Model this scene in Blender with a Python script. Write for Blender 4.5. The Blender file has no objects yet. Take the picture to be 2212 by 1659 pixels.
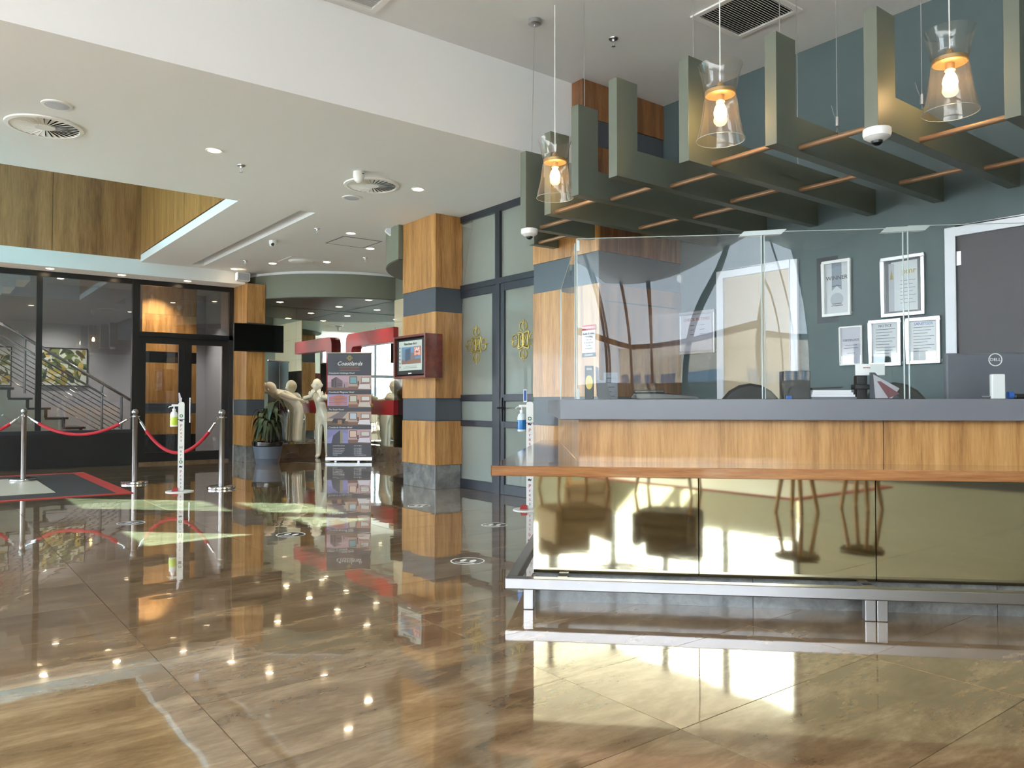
import bpy, bmesh, math, random
from mathutils import Vector, Matrix
random.seed(7)
SC = bpy.context.scene
COL = SC.collection
R2 = math.sqrt(2.0)

# ---------------------------------------------------------------- camera
F_PX, CX, CY, EYE, HORIZON = 1678.0, 1106.0, 829.5, 1.08, 870.0
PITCH = math.atan((HORIZON - CY) / F_PX)
YAW = math.radians(37.5)
cam_data = bpy.data.cameras.new('camera')
cam_data.sensor_fit = 'HORIZONTAL'
cam_data.sensor_width = 36.0
cam_data.lens = F_PX / 2212.0 * 36.0
cam_data.clip_start = 0.02
cam_data.clip_end = 300
cam = bpy.data.objects.new('camera', cam_data)
cam.location = (0, 0, EYE)
cam.rotation_euler = (math.radians(90) + PITCH, 0, -YAW)
COL.objects.link(cam)
SC.camera = cam

# ---------------------------------------------------------------- view, sky, sun
SC.view_settings.view_transform = 'Standard'
SC.view_settings.look = 'None'
SC.view_settings.gamma = 1.0
SC.view_settings.use_curve_mapping = False
SC.view_settings.exposure = 0.68

world = bpy.data.worlds.new('sky')
SC.world = world
world.use_nodes = True
wn = world.node_tree
wn.nodes.clear()
w_out = wn.nodes.new('ShaderNodeOutputWorld')
w_bg = wn.nodes.new('ShaderNodeBackground')
w_bg.inputs['Color'].default_value = (0.80, 0.89, 1.0, 1)
w_bg.inputs['Strength'].default_value = 10.5
wn.links.new(w_bg.outputs[0], w_out.inputs[0])

SUN_DIR = Vector((1, -1, -math.tan(math.radians(35)) * R2)).normalized()
sun_data = bpy.data.lights.new('sun', 'SUN')
sun_data.energy = 36.0
sun_data.color = (1.0, 0.98, 0.94)
sun_data.angle = math.radians(0.6)
sun = bpy.data.objects.new('sun', sun_data)
sun.rotation_euler = SUN_DIR.to_track_quat('-Z', 'Y').to_euler()
sun.location = (-12, 24, 12)
COL.objects.link(sun)

def portal(name, loc, rot, sx, sy):
    l = bpy.data.lights.new(name, 'AREA')
    l.shape = 'RECTANGLE'
    l.size, l.size_y = sx, sy
    l.cycles.is_portal = True
    o = bpy.data.objects.new(name, l)
    o.location = loc
    o.rotation_euler = rot
    COL.objects.link(o)
portal('window_daylight', (-5.9, 1.0, 2.1), (0, math.radians(-90), 0), 4.2, 13.6)
portal('lounge_fill_daylight', (-3.5, 7.95, 1.15), (math.radians(-90), 0, 0), 4.9, 2.2)  # serves the glazing added to brighten the lobby
portal('entrance_daylight', (-0.98, 11.4, 1.15), (0, math.radians(-90), 0), 2.2, 6.3)
portal('window_daylight', (-3.9, -5.9, 2.1), (math.radians(90), 0, 0), 4.2, 4.2)

# ---------------------------------------------------------------- pixel -> point helpers (photo 2212x1659)
_ct, _st, _cy, _sy = math.cos(PITCH), math.sin(PITCH), math.cos(YAW), math.sin(YAW)
def ray(px, py):
    u = (px - CX) / F_PX
    v = (CY - py) / F_PX
    fw, up = _ct - v * _st, _st + v * _ct
    return Vector((_cy * u + _sy * fw, -_sy * u + _cy * fw, up))
def onZ(px, py, z=0.0):
    r = ray(px, py); t = (z - EYE) / r.z
    return Vector((r.x * t, r.y * t, z))
def onX(px, py, x):
    r = ray(px, py); t = x / r.x
    return Vector((x, r.y * t, EYE + r.z * t))
def onY(px, py, y):
    r = ray(px, py); t = y / r.y
    return Vector((r.x * t, y, EYE + r.z * t))
def onV(px, py, v):
    r = ray(px, py); t = v * R2 / (r.x + r.y)
    return Vector(((r.x - r.y) * t / R2, v, EYE + r.z * t))     # (u, v, z) in the counter frame

# counter frame: u runs to the right along the front, v away from the camera
CF = Matrix(((1 / R2, 1 / R2, 0, 0), (-1 / R2, 1 / R2, 0, 0), (0, 0, 1, 0), (0, 0, 0, 1)))
def C(u, v, z=0.0):
    return CF @ Vector((u, v, z))

# ---------------------------------------------------------------- materials
MATS = {}
def srgb(r, g, b):
    f = lambda c: (c / 255 / 12.92) if c <= 10 else ((c / 255 + 0.055) / 1.055) ** 2.4
    return (f(r), f(g), f(b), 1)
def new_mat(name):
    m = bpy.data.materials.new(name)
    m.use_nodes = True
    MATS[name] = m
    return m, m.node_tree, m.node_tree.nodes['Principled BSDF']
def plain(name, col, rough=0.5, metal=0.0, coat=0.0, emit=None, estr=0.0, noise=0.0, nscale=8.0, bump=0.0, bscale=60.0, spec=0.5, trans=0.0):
    m, nt, b = new_mat(name)
    c = srgb(*col)
    b.inputs['Base Color'].default_value = c
    b.inputs['Roughness'].default_value = rough
    b.inputs['Metallic'].default_value = metal
    b.inputs['Coat Weight'].default_value = coat
    b.inputs['Coat Roughness'].default_value = 0.03
    b.inputs['Specular IOR Level'].default_value = spec
    b.inputs['Transmission Weight'].default_value = trans
    if emit:
        b.inputs['Emission Color'].default_value = srgb(*emit)
        b.inputs['Emission Strength'].default_value = estr
    tc = nt.nodes.new('ShaderNodeTexCoord')
    if noise > 0:
        n = nt.nodes.new('ShaderNodeTexNoise')
        n.inputs['Scale'].default_value = nscale
        n.inputs['Detail'].default_value = 6
        nt.links.new(tc.outputs['Object'], n.inputs['Vector'])
        mx = nt.nodes.new('ShaderNodeMix'); mx.data_type = 'RGBA'
        mx.inputs[6].default_value = tuple(max(0, x * (1 - noise)) for x in c[:3]) + (1,)
        mx.inputs[7].default_value = tuple(min(1, x * (1 + noise)) for x in c[:3]) + (1,)
        nt.links.new(n.outputs['Fac'], mx.inputs[0])
        nt.links.new(mx.outputs[2], b.inputs['Base Color'])
    if bump > 0:
        n2 = nt.nodes.new('ShaderNodeTexNoise')
        n2.inputs['Scale'].default_value = bscale
        n2.inputs['Detail'].default_value = 3
        nt.links.new(tc.outputs['Object'], n2.inputs['Vector'])
        bp = nt.nodes.new('ShaderNodeBump')
        bp.inputs['Strength'].default_value = bump
        bp.inputs['Distance'].default_value = 0.01
        nt.links.new(n2.outputs['Fac'], bp.inputs['Height'])
        nt.links.new(bp.outputs[0], b.inputs['Normal'])
    return m
def wood(name, dark, mid, light, along='z', rough=0.35, coat=0.25, rot=0.0, sc=1.0):
    m, nt, b = new_mat(name)
    tc = nt.nodes.new('ShaderNodeTexCoord')
    oi = nt.nodes.new('ShaderNodeObjectInfo')
    ad = nt.nodes.new('ShaderNodeVectorMath'); ad.operation = 'MULTIPLY_ADD'
    ad.inputs[1].default_value = (1, 1, 1)
    sh = nt.nodes.new('ShaderNodeVectorMath'); sh.operation = 'SCALE'
    sh.inputs[0].default_value = (3.1, 2.3, 1.7)
    nt.links.new(oi.outputs['Random'], sh.inputs['Scale'])
    nt.links.new(tc.outputs['Object'], ad.inputs[0])
    nt.links.new(sh.outputs[0], ad.inputs[2])
    rt_ = nt.nodes.new('ShaderNodeMapping'); rt_.inputs['Rotation'].default_value = (0, 0, rot)
    mp = nt.nodes.new('ShaderNodeMapping')
    k = 0.07
    mp.inputs['Scale'].default_value = {'z': (sc, sc, k * sc), 'x': (k * sc, sc, sc), 'y': (sc, k * sc, sc)}[along]
    nt.links.new(ad.outputs[0], rt_.inputs[0]); nt.links.new(rt_.outputs[0], mp.inputs[0])
    n1 = nt.nodes.new('ShaderNodeTexNoise')
    n1.inputs['Scale'].default_value = 9; n1.inputs['Detail'].default_value = 5; n1.inputs['Distortion'].default_value = 0.6
    n2 = nt.nodes.new('ShaderNodeTexNoise')
    n2.inputs['Scale'].default_value = 70; n2.inputs['Detail'].default_value = 4
    n2.inputs['Roughness'].default_value = 0.7
    nt.links.new(mp.outputs[0], n1.inputs['Vector']); nt.links.new(mp.outputs[0], n2.inputs['Vector'])
    add = nt.nodes.new('ShaderNodeMath'); add.operation = 'MULTIPLY_ADD'
    add.inputs[1].default_value = 0.45
    nt.links.new(n2.outputs['Fac'], add.inputs[0])
    ml = nt.nodes.new('ShaderNodeMath'); ml.operation = 'MULTIPLY'; ml.inputs[1].default_value = 0.6
    nt.links.new(n1.outputs['Fac'], ml.inputs[0])
    nt.links.new(ml.outputs[0], add.inputs[2])
    cr = nt.nodes.new('ShaderNodeValToRGB')
    e = cr.color_ramp.elements
    e[0].position = 0.36; e[0].color = srgb(*dark)
    e[1].position = 0.68; e[1].color = srgb(*light)
    x = e.new(0.52); x.color = srgb(*mid)
    nt.links.new(add.outputs[0], cr.inputs[0])
    nt.links.new(cr.outputs[0], b.inputs['Base Color'])
    b.inputs['Roughness'].default_value = rough
    b.inputs['Coat Weight'].default_value = coat
    b.inputs['Coat Roughness'].default_value = 0.08
    return m
def glass(name, tint=(1, 1, 1), refl=1.0, f0=1.5, rough=0.0, milk=0.0, milkcol=(200, 205, 200)):
    m = bpy.data.materials.new(name); m.use_nodes = True; MATS[name] = m
    nt = m.node_tree; nt.nodes.clear()
    out = nt.nodes.new('ShaderNodeOutputMaterial')
    tr = nt.nodes.new('ShaderNodeBsdfTransparent'); tr.inputs[0].default_value = (*tint, 1)
    gl = nt.nodes.new('ShaderNodeBsdfGlossy'); gl.inputs['Roughness'].default_value = rough
    gl.inputs['Color'].default_value = (refl, refl, refl, 1)
    fr = nt.nodes.new('ShaderNodeFresnel'); fr.inputs['IOR'].default_value = f0
    ge = nt.nodes.new('ShaderNodeNewGeometry')
    mi = nt.nodes.new('ShaderNodeMix')          # same reflectance on both faces of a pane
    mi.inputs[2].default_value = f0; mi.inputs[3].default_value = 1.0 / f0
    nt.links.new(ge.outputs['Backfacing'], mi.inputs[0]); nt.links.new(mi.outputs[0], fr.inputs['IOR'])
    mx = nt.nodes.new('ShaderNodeMixShader')
    base = tr
    if milk > 0:
        df = nt.nodes.new('ShaderNodeBsdfDiffuse'); df.inputs[0].default_value = srgb(*milkcol)
        m2 = nt.nodes.new('ShaderNodeMixShader'); m2.inputs[0].default_value = milk
        nt.links.new(tr.outputs[0], m2.inputs[1]); nt.links.new(df.outputs[0], m2.inputs[2])
        base = m2
    nt.links.new(fr.outputs[0], mx.inputs[0])
    nt.links.new(base.outputs[0], mx.inputs[1]); nt.links.new(gl.outputs[0], mx.inputs[2])
    nt.links.new(mx.outputs[0], out.inputs[0])
    return m
def stone(name, c1, c2, c3, stretch=(0.5, 1.5, 1), scale=2.2, rough=0.06, spec=0.5, coat=1.0, coat_ior=1.6, bump=0.02, randomness=9.0, tone=0.25):
    m, nt, b = new_mat(name)
    tc = nt.nodes.new('ShaderNodeTexCoord'); oi = nt.nodes.new('ShaderNodeObjectInfo')
    sh = nt.nodes.new('ShaderNodeVectorMath'); sh.operation = 'SCALE'
    sh.inputs[0].default_value = (randomness, randomness * 1.7, 0.0)
    nt.links.new(oi.outputs['Random'], sh.inputs['Scale'])
    ad = nt.nodes.new('ShaderNodeVectorMath'); ad.operation = 'ADD'
    nt.links.new(tc.outputs['Object'], ad.inputs[0]); nt.links.new(sh.outputs[0], ad.inputs[1])
    mp = nt.nodes.new('ShaderNodeMapping'); mp.inputs['Scale'].default_value = stretch
    nt.links.new(ad.outputs[0], mp.inputs[0])
    n1 = nt.nodes.new('ShaderNodeTexNoise'); n1.inputs['Scale'].default_value = scale
    n1.inputs['Detail'].default_value = 12; n1.inputs['Roughness'].default_value = 0.68; n1.inputs['Distortion'].default_value = 0.4
    nt.links.new(mp.outputs[0], n1.inputs['Vector'])
    cr = nt.nodes.new('ShaderNodeValToRGB'); e = cr.color_ramp.elements
    e[0].position = 0.33; e[0].color = srgb(*c1); e[1].position = 0.7; e[1].color = srgb(*c3)
    x = e.new(0.5); x.color = srgb(*c2)
    nt.links.new(n1.outputs['Fac'], cr.inputs[0])
    ng = nt.nodes.new('ShaderNodeTexNoise'); ng.inputs['Scale'].default_value = scale * 9; ng.inputs['Detail'].default_value = 8
    ng.inputs['Roughness'].default_value = 0.75
    nt.links.new(mp.outputs[0], ng.inputs['Vector'])
    sm = nt.nodes.new('ShaderNodeMath'); sm.operation = 'MULTIPLY_ADD'; sm.inputs[1].default_value = 0.24; sm.inputs[2].default_value = -0.12
    nt.links.new(ng.outputs['Fac'], sm.inputs[0])
    s2 = nt.nodes.new('ShaderNodeMath'); s2.operation = 'ADD'
    nt.links.new(sm.outputs[0], s2.inputs[0]); nt.links.new(n1.outputs['Fac'], s2.inputs[1])
    nt.links.new(s2.outputs[0], cr.inputs[0])
    hs = nt.nodes.new('ShaderNodeHueSaturation')
    mr = nt.nodes.new('ShaderNodeMapRange')
    mr.inputs[3].default_value = 1 - tone; mr.inputs[4].default_value = 1 + tone
    nt.links.new(oi.outputs['Random'], mr.inputs[0]); nt.links.new(mr.outputs[0], hs.inputs['Value'])
    nt.links.new(cr.outputs[0], hs.inputs['Color']); nt.links.new(hs.outputs[0], b.inputs['Base Color'])
    b.inputs['Roughness'].default_value = rough
    b.inputs['Specular IOR Level'].default_value = spec
    b.inputs['Coat Weight'].default_value = coat; b.inputs['Coat IOR'].default_value = coat_ior
    b.inputs['Coat Roughness'].default_value = 0.012
    if bump:
        n2 = nt.nodes.new('ShaderNodeTexNoise'); n2.inputs['Scale'].default_value = 5.0; n2.inputs['Detail'].default_value = 1
        nt.links.new(ad.outputs[0], n2.inputs['Vector'])
        bp = nt.nodes.new('ShaderNodeBump'); bp.inputs['Strength'].default_value = bump; bp.inputs['Distance'].default_value = 0.05
        nt.links.new(n2.outputs['Fac'], bp.inputs['Height'])
        nt.links.new(bp.outputs[0], b.inputs['Normal']); nt.links.new(bp.outputs[0], b.inputs['Coat Normal'])
    return m
def emission(name, col, strength):
    m = bpy.data.materials.new(name); m.use_nodes = True; MATS[name] = m
    nt = m.node_tree; nt.nodes.clear()
    out = nt.nodes.new('ShaderNodeOutputMaterial'); e = nt.nodes.new('ShaderNodeEmission')
    e.inputs[0].default_value = srgb(*col); e.inputs[1].default_value = strength
    nt.links.new(e.outputs[0], out.inputs[0])
    return m

plain('paint_white', (228, 228, 230), 0.7, bump=0.03, bscale=120)
plain('paint_ceiling', (226, 227, 228), 0.75, bump=0.03, bscale=120)
plain('paint_grey', (158, 160, 170), 0.7, bump=0.03, bscale=120)
plain('paint_green_wall', (75, 91, 93), 0.55, noise=0.04, bump=0.05, bscale=150)
plain('paint_sage', (176, 180, 168), 0.6, bump=0.03, bscale=150)
plain('paint_olive', (98, 104, 92), 0.45, noise=0.03, bump=0.03, bscale=200)
plain('paint_drop', (114, 118, 104), 0.6, bump=0.03, bscale=150)
plain('paint_dark_ceiling', (70, 72, 66), 0.5, bump=0.02)
plain('frame_dark', (38, 42, 50), 0.32, noise=0.05)
plain('frame_black', (24, 26, 29), 0.3)
plain('band_grey', (72, 77, 84), 0.35, noise=0.03)
plain('slab_grey', (112, 114, 122), 0.3, noise=0.05, nscale=3, coat=0.05)
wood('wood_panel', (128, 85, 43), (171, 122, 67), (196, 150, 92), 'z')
wood('wood_counter', (134, 90, 46), (176, 128, 70), (200, 154, 96), 'z', coat=0.5)
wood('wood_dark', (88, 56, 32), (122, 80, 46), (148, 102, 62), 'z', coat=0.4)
wood('wood_fascia', (112, 74, 42), (152, 108, 64), (178, 132, 84), 'z', sc=0.7, coat=0.3)
wood('wood_ledge', (112, 70, 38), (150, 98, 56), (176, 124, 78), 'x', coat=1.0, rough=0.15, rot=math.radians(45))
wood('wood_red', (70, 24, 16), (104, 38, 24), (126, 54, 36), 'y', coat=0.6)
wood('wood_leg', (150, 104, 56), (184, 136, 80), (204, 160, 104), 'z')
stone('tile_floor', (114, 91, 65), (146, 120, 90), (184, 158, 124), tone=0.10, bump=0.010, scale=3.6, coat_ior=1.5)
plain('grout', (120, 104, 84), 0.8)
stone('tile_plinth', (84, 84, 82), (112, 111, 108), (140, 138, 132), stretch=(1, 1, 1), scale=5, rough=0.25, coat=0.3, bump=0, tone=0.08)
stone('tile_brown', (74, 60, 46), (98, 80, 62), (120, 102, 80), stretch=(1, 1, 1), scale=4, rough=0.15, coat=0.6, bump=0, tone=0.06)
plain('tile_beige', (206, 194, 166), 0.25, noise=0.05, nscale=4, coat=0.4)
plain('tile_black', (20, 19, 18), 0.12, coat=0.6)
plain('inlay_dark', (40, 34, 30), 0.2, coat=0.5)
m, nt, b = new_mat('brass_mirror')
b.inputs['Base Color'].default_value = (0.52, 0.465, 0.31, 1); b.inputs['Metallic'].default_value = 1; b.inputs['Roughness'].default_value = 0.035
m, nt, b = new_mat('mirror')
b.inputs['Base Color'].default_value = (0.80, 0.84, 0.80, 1); b.inputs['Metallic'].default_value = 1; b.inputs['Roughness'].default_value = 0.0
plain('steel', (160, 156, 155), 0.3, metal=1.0, bump=0.02, bscale=30)
plain('chrome', (210, 210, 212), 0.08, metal=1.0)
plain('aluminium', (200, 202, 206), 0.3, metal=1.0)
plain('copper_rod', (138, 106, 76), 0.4, metal=0.3)
plain('brass_satin', (186, 156, 112), 0.35, metal=0.7)
plain('gold_decal', (168, 146, 72), 0.35, metal=0.4)
plain('plastic_white', (232, 232, 230), 0.35)
plain('plastic_black', (18, 18, 20), 0.3)
plain('plastic_grey', (96, 100, 108), 0.45)
plain('screen_black', (6, 7, 9), 0.06, coat=0.5)
plain('print_dark', (54, 52, 60), 0.4)
plain('white_print', (240, 240, 240), 0.5)
plain('red_paint', (146, 28, 32), 0.4, coat=0.05)
plain('red_velvet', (170, 16, 32), 0.75, bump=0.4, bscale=300)
plain('red_mat', (176, 50, 44), 0.8, bump=0.3, bscale=400)
plain('mat_black', (52, 50, 50), 0.85, bump=0.5, bscale=500)
plain('mat_pale', (196, 186, 170), 0.35)
plain('statue_glaze', (242, 236, 214), 0.14, coat=0.6)
plain('statue_gold', (206, 170, 84), 0.2, coat=0.5)
plain('leaf', (56, 68, 42), 0.35, noise=0.45, nscale=9)
plain('soil', (40, 30, 24), 0.9)
plain('stem', (110, 96, 60), 0.6)
plain('pot_grey', (98, 106, 120), 0.4)
plain('pot_black', (16, 16, 18), 0.15, coat=0.5)
plain('door_charcoal', (62, 58, 62), 0.45, noise=0.04)
plain('door_frame_white', (214, 218, 224), 0.35)
plain('door_beige', (176, 160, 134), 0.5)
plain('paper', (224, 222, 226), 0.5)
plain('paper_lilac', (206, 200, 212), 0.5)
plain('ink', (50, 50, 60), 0.6)
plain('ink_red', (168, 40, 40), 0.6)
plain('ink_blue', (40, 92, 170), 0.5)
plain('ink_green', (40, 120, 60), 0.5)
plain('liquid_blue', (40, 120, 190), 0.25)
plain('liquid_lime', (190, 214, 70), 0.3)
plain('bottle', (206, 220, 226), 0.2)
plain('curtain', (150, 154, 150), 0.8, noise=0.08, nscale=3)
plain('step_reflection_white', (214, 216, 214), 0.5)
plain('stair_stone', (216, 206, 184), 0.35)
plain('stair_tread', (44, 42, 42), 0.3)
plain('building_cream', (168, 158, 142), 0.7, noise=0.03)
plain('building_pink', (214, 120, 140), 0.6)
plain('building_glass', (70, 96, 124), 0.1)
plain('asphalt', (208, 205, 200), 0.9)
plain('seat_black', (26, 26, 28), 0.5)
plain('seat_beige', (184, 168, 146), 0.8)
plain('rug_red', (178, 60, 50), 0.9)
glass('glass_clear', (0.93, 0.95, 0.95), 1.0, 1.55)
glass('glass_screen', (0.82, 0.85, 0.88), 1.0, 1.75)
glass('glass_office', (0.84, 0.88, 0.86), 0.95, 1.6, milk=0.45, milkcol=(172, 178, 170))  # milk for the frosted film, and for reflected light on the panes
glass('glass_green', (0.66, 0.93, 0.96), 1.0, 1.5)  # tint picked to colour the sun patches on the floor
glass('acrylic', (0.97, 0.985, 0.985), 1.0, 1.38)
plain('acrylic_edge', (214, 226, 222), 0.15, trans=0.5)
glass('glass_shade', (0.985, 0.97, 0.95), 1.0, 1.33, milk=0.012, milkcol=(255, 240, 228))
emission('lamp_lens', (255, 228, 184), 20.0)
emission('filament', (255, 208, 140), 45.0)

# ---------------------------------------------------------------- mesh builder
ORIGIN = {}
class MB:
    def __init__(s, M=None):
        s.v, s.f, s.M = [], [], (M or Matrix.Identity(4))
    def add(s, vs, fs):
        o = len(s.v)
        s.v += [s.M @ Vector(p) for p in vs]
        s.f += [[o + i for i in f] for f in fs]
        return s
    def box(s, x0, x1, y0, y1, z0, z1):
        return s.add([(x0, y0, z0), (x1, y0, z0), (x1, y1, z0), (x0, y1, z0), (x0, y0, z1), (x1, y0, z1), (x1, y1, z1), (x0, y1, z1)],
                     [(0, 3, 2, 1), (4, 5, 6, 7), (0, 1, 5, 4), (1, 2, 6, 5), (2, 3, 7, 6), (3, 0, 4, 7)])
    def prism(s, poly, o, e1, e2, e3):
        """poly: 2-D outline in (e1,e2) at o; extruded by the vector e3"""
        o, e1, e2, e3 = Vector(o), Vector(e1), Vector(e2), Vector(e3)
        n = len(poly)
        a = [o + e1 * p[0] + e2 * p[1] for p in poly]
        return s.add(a + [p + e3 for p in a], [list(range(n))[::-1], [n + i for i in range(n)]] +
                     [(i, (i + 1) % n, n + (i + 1) % n, n + i) for i in range(n)])
    def tube(s, pts, r, n=8, cap=True, closed=False):
        pts = [Vector(p) for p in pts]
        rr = r if isinstance(r, (list, tuple)) else [r] * len(pts)
        vs, fs = [], []
        up0 = None
        L = len(pts)
        for i, p in enumerate(pts):
            a = pts[(i - 1) % L] if (closed or i > 0) else p
            c = pts[(i + 1) % L] if (closed or i < L - 1) else p
            t = (c - a).normalized()
            ref = up0 if up0 is not None else (Vector((0, 0, 1)) if abs(t.z) < 0.9 else Vector((1, 0, 0)))
            x = t.cross(ref)
            if x.length < 1e-6: x = t.cross(Vector((1, 0.3, 0)))
            x.normalize(); y = x.cross(t).normalized(); up0 = y
            for k in range(n):
                an = 2 * math.pi * k / n
                vs.append(p + (x * math.cos(an) + y * math.sin(an)) * rr[i])
        for i in range(L if closed else L - 1):
            j = (i + 1) % L
            for k in range(n):
                fs.append((i * n + k, i * n + (k + 1) % n, j * n + (k + 1) % n, j * n + k))
        if cap and not closed:
            fs.append(list(range(n))[::-1]); fs.append([(L - 1) * n + k for k in range(n)])
        return s.add(vs, fs)
    def lathe(s, prof, c=(0, 0, 0), n=24, closed=False):
        vs, fs = [], []
        L = len(prof)
        for (r, z) in prof:
            for k in range(n):
                an = 2 * math.pi * k / n
                vs.append((c[0] + r * math.cos(an), c[1] + r * math.sin(an), c[2] + z))
        for i in range(L if closed else L - 1):
            j = (i + 1) % L
            for k in range(n):
                fs.append((i * n + k, i * n + (k + 1) % n, j * n + (k + 1) % n, j * n + k))
        if not closed:
            if prof[0][0] > 1e-6: fs.append(list(range(n))[::-1])
            if prof[-1][0] > 1e-6: fs.append([(L - 1) * n + k for k in range(n)])
        return s.add(vs, fs)
    def grid(s, fn, nu, nv):
        vs = [fn(i / nu, j / nv) for j in range(nv + 1) for i in range(nu + 1)]
        fs = [(j * (nu + 1) + i, j * (nu + 1) + i + 1, (j + 1) * (nu + 1) + i + 1, (j + 1) * (nu + 1) + i) for j in range(nv) for i in range(nu)]
        return s.add(vs, fs)
    def mesh(s, name, mat, smooth=False, origin=(0, 0, 0)):
        o = Vector(origin)
        bm = bmesh.new()
        bv = [bm.verts.new(p - o) for p in s.v]
        for f in s.f:
            try: bm.faces.new([bv[i] for i in f])
            except ValueError: pass
        bmesh.ops.remove_doubles(bm, verts=bm.verts, dist=1e-6)
        bmesh.ops.recalc_face_normals(bm, faces=bm.faces)
        me = bpy.data.meshes.new(name)
        bm.to_mesh(me); bm.free()
        me.materials.append(MATS[mat])
        if smooth:
            me.polygons.foreach_set('use_smooth', [True] * len(me.polygons))
            me.set_sharp_from_angle(angle=math.radians(40))
        return me
    def build(s, name, mat, parent=None, smooth=False, bevel=0.0):
        org = ORIGIN.get(parent.name, (0, 0, 0)) if parent else (0, 0, 0)
        o = bpy.data.objects.new(name, s.mesh(name, mat, smooth, org))
        COL.objects.link(o)
        if parent: o.parent = parent
        ORIGIN[o.name] = org
        if bevel > 0:
            md = o.modifiers.new('bevel', 'BEVEL'); md.width = bevel; md.segments = 2; md.limit_method = 'ANGLE'
        return o
def tag(o, label=None, cat=None, group=None, kind=None):
    if label: o['label'] = label
    if cat: o['category'] = cat
    if group: o['group'] = group
    if kind: o['kind'] = kind
    return o
def struct(o, label=None):
    return tag(o, label, None, None, 'structure')
def thing(name, label, cat, loc=(0, 0, 0), group=None):
    o = bpy.data.objects.new(name, None); o.empty_display_size = 0.1
    o.location = loc; COL.objects.link(o); ORIGIN[o.name] = tuple(loc)
    return tag(o, label, cat, group)
def copy_tree(src, parent=None):
    c = src.copy(); COL.objects.link(c)
    if parent: c.parent = parent
    for ch in list(src.children): copy_tree(ch, c)
    return c
def box(name, mat, b, parent=None, bevel=0.0, M=None):
    return MB(M).box(*b).build(name, mat, parent, bevel=bevel)
def text(body, o, ex, ey, size, mat, parent, align='CENTER', name='lettering', ext=0.0008, shear=0.0, space=1.0, xs=1.0):
    cu = bpy.data.curves.new(name, 'FONT')
    cu.body = body; cu.size = size; cu.align_x = align; cu.align_y = 'CENTER'; cu.extrude = ext; cu.shear = shear
    cu.space_character = space; cu.resolution_u = 2
    t = bpy.data.objects.new(name + '_curve', cu); COL.objects.link(t)
    dg = bpy.context.evaluated_depsgraph_get()
    me = bpy.data.meshes.new_from_object(t.evaluated_get(dg))
    bpy.data.objects.remove(t); bpy.data.curves.remove(cu)
    ex, ey = Vector(ex).normalized(), Vector(ey).normalized(); ez = ex.cross(ey)
    org = Vector(ORIGIN.get(parent.name, (0, 0, 0)))
    o = Vector(o)
    for v in me.vertices:
        p = v.co.copy()
        v.co = o + ex * p.x * xs + ey * p.y + ez * p.z - org
    me.materials.clear(); me.materials.append(MATS[mat])
    ob = bpy.data.objects.new(name, me); COL.objects.link(ob); ob.parent = parent
    ORIGIN[ob.name] = tuple(org)
    return ob
def arc(cx, cy, r, a0, a1, n):
    return [(cx + r * math.cos(a0 + (a1 - a0) * i / n), cy + r * math.sin(a0 + (a1 - a0) * i / n)) for i in range(n + 1)]
def rrect(x0, x1, y0, y1, r, n=4):
    p = []
    for cx, cy, a in ((x1 - r, y0 + r, -90), (x1 - r, y1 - r, 0), (x0 + r, y1 - r, 90), (x0 + r, y0 + r, 180)):
        p += arc(cx, cy, r, math.radians(a), math.radians(a + 90), n)
    return p

# ================================================================ STRUCTURE
Z1, Z2, Z3, Z5, ZV = 3.45, 4.25, 3.46, 2.98, 5.2
GX = 6.30            # green wall behind the desk
FASC = 5.70          # bright fascia plane (y)
SOFB = 9.15          # far edge of the low soffit (y)
BULK = 14.20         # bulkhead face over the glazed screen (y)
SCR = 14.75          # glazed screen plane (y)
EDGE = 2.98          # edge of the far low ceiling (x)
CORN = 14.95         # mirrored alcove back plane (y)
RW = 7.05            # alcove right wall (x)
OFX = 5.53           # glazed office front (x)

# --- floor with its tiles
floor = struct(box('floor', 'grout', (-6.2, 8.0, -6.2, 18.4, -0.12, -0.004)), 'polished brown stone tile floor of the lobby')
TX, TY, TX0, TY0 = 1.205, 0.592, 0.82, 1.72
tile_me = MB().box(-TX / 2 + 0.0016, TX / 2 - 0.0016, -TY / 2 + 0.0016, TY / 2 - 0.0016, -0.008, 0.0).mesh('tile', 'tile_floor')
rest = MB()
cand = []
for i in range(-5, 7):
    for j in range(-13, 29):
        cx, cy = TX0 + TX * (i + 0.5), TY0 + TY * (j + 0.5)
        if cx > 7.6 or cx < -6 or cy > 18.2 or cy < -6: continue
        seen = False
        for ax in (-0.5, 0, 0.5):
            for ay in (-0.5, 0, 0.5):
                x, y = cx + ax * TX, cy + ay * TY
                lat, fw = _cy * x - _sy * y, _sy * x + _cy * y
                if fw > 1.9 and abs(lat / fw) < 0.68: seen = True
        if cy > 14.9 or (cx > 5.3 and cy < 8.4) or (cx + cy > 7.2 and cx - cy > -1.2): seen = False
        cand.append((cx, cy, seen))
vis = sorted([c for c in cand if c[2]], key=lambda c: c[0] ** 2 + c[1] ** 2)[:290]
visset = set((round(c[0], 3), round(c[1], 3)) for c in vis)
for cx, cy, sn in cand:
    if (round(cx, 3), round(cy, 3)) in visset:
        o = bpy.data.objects.new('tile', tile_me); COL.objects.link(o)
        o.parent = floor; o.location = (cx, cy, 0)
        o.rotation_euler = (random.uniform(-1, 1) * 0.0011, random.uniform(-1, 1) * 0.0008, 0)
    else:
        rest.box(cx - TX / 2 + 0.0016, cx + TX / 2 - 0.0016, cy - TY / 2 + 0.0016, cy + TY / 2 - 0.0016, -0.008, 0)
tag(rest.build('tile_field', 'tile_floor', floor), kind='stuff')

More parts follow.
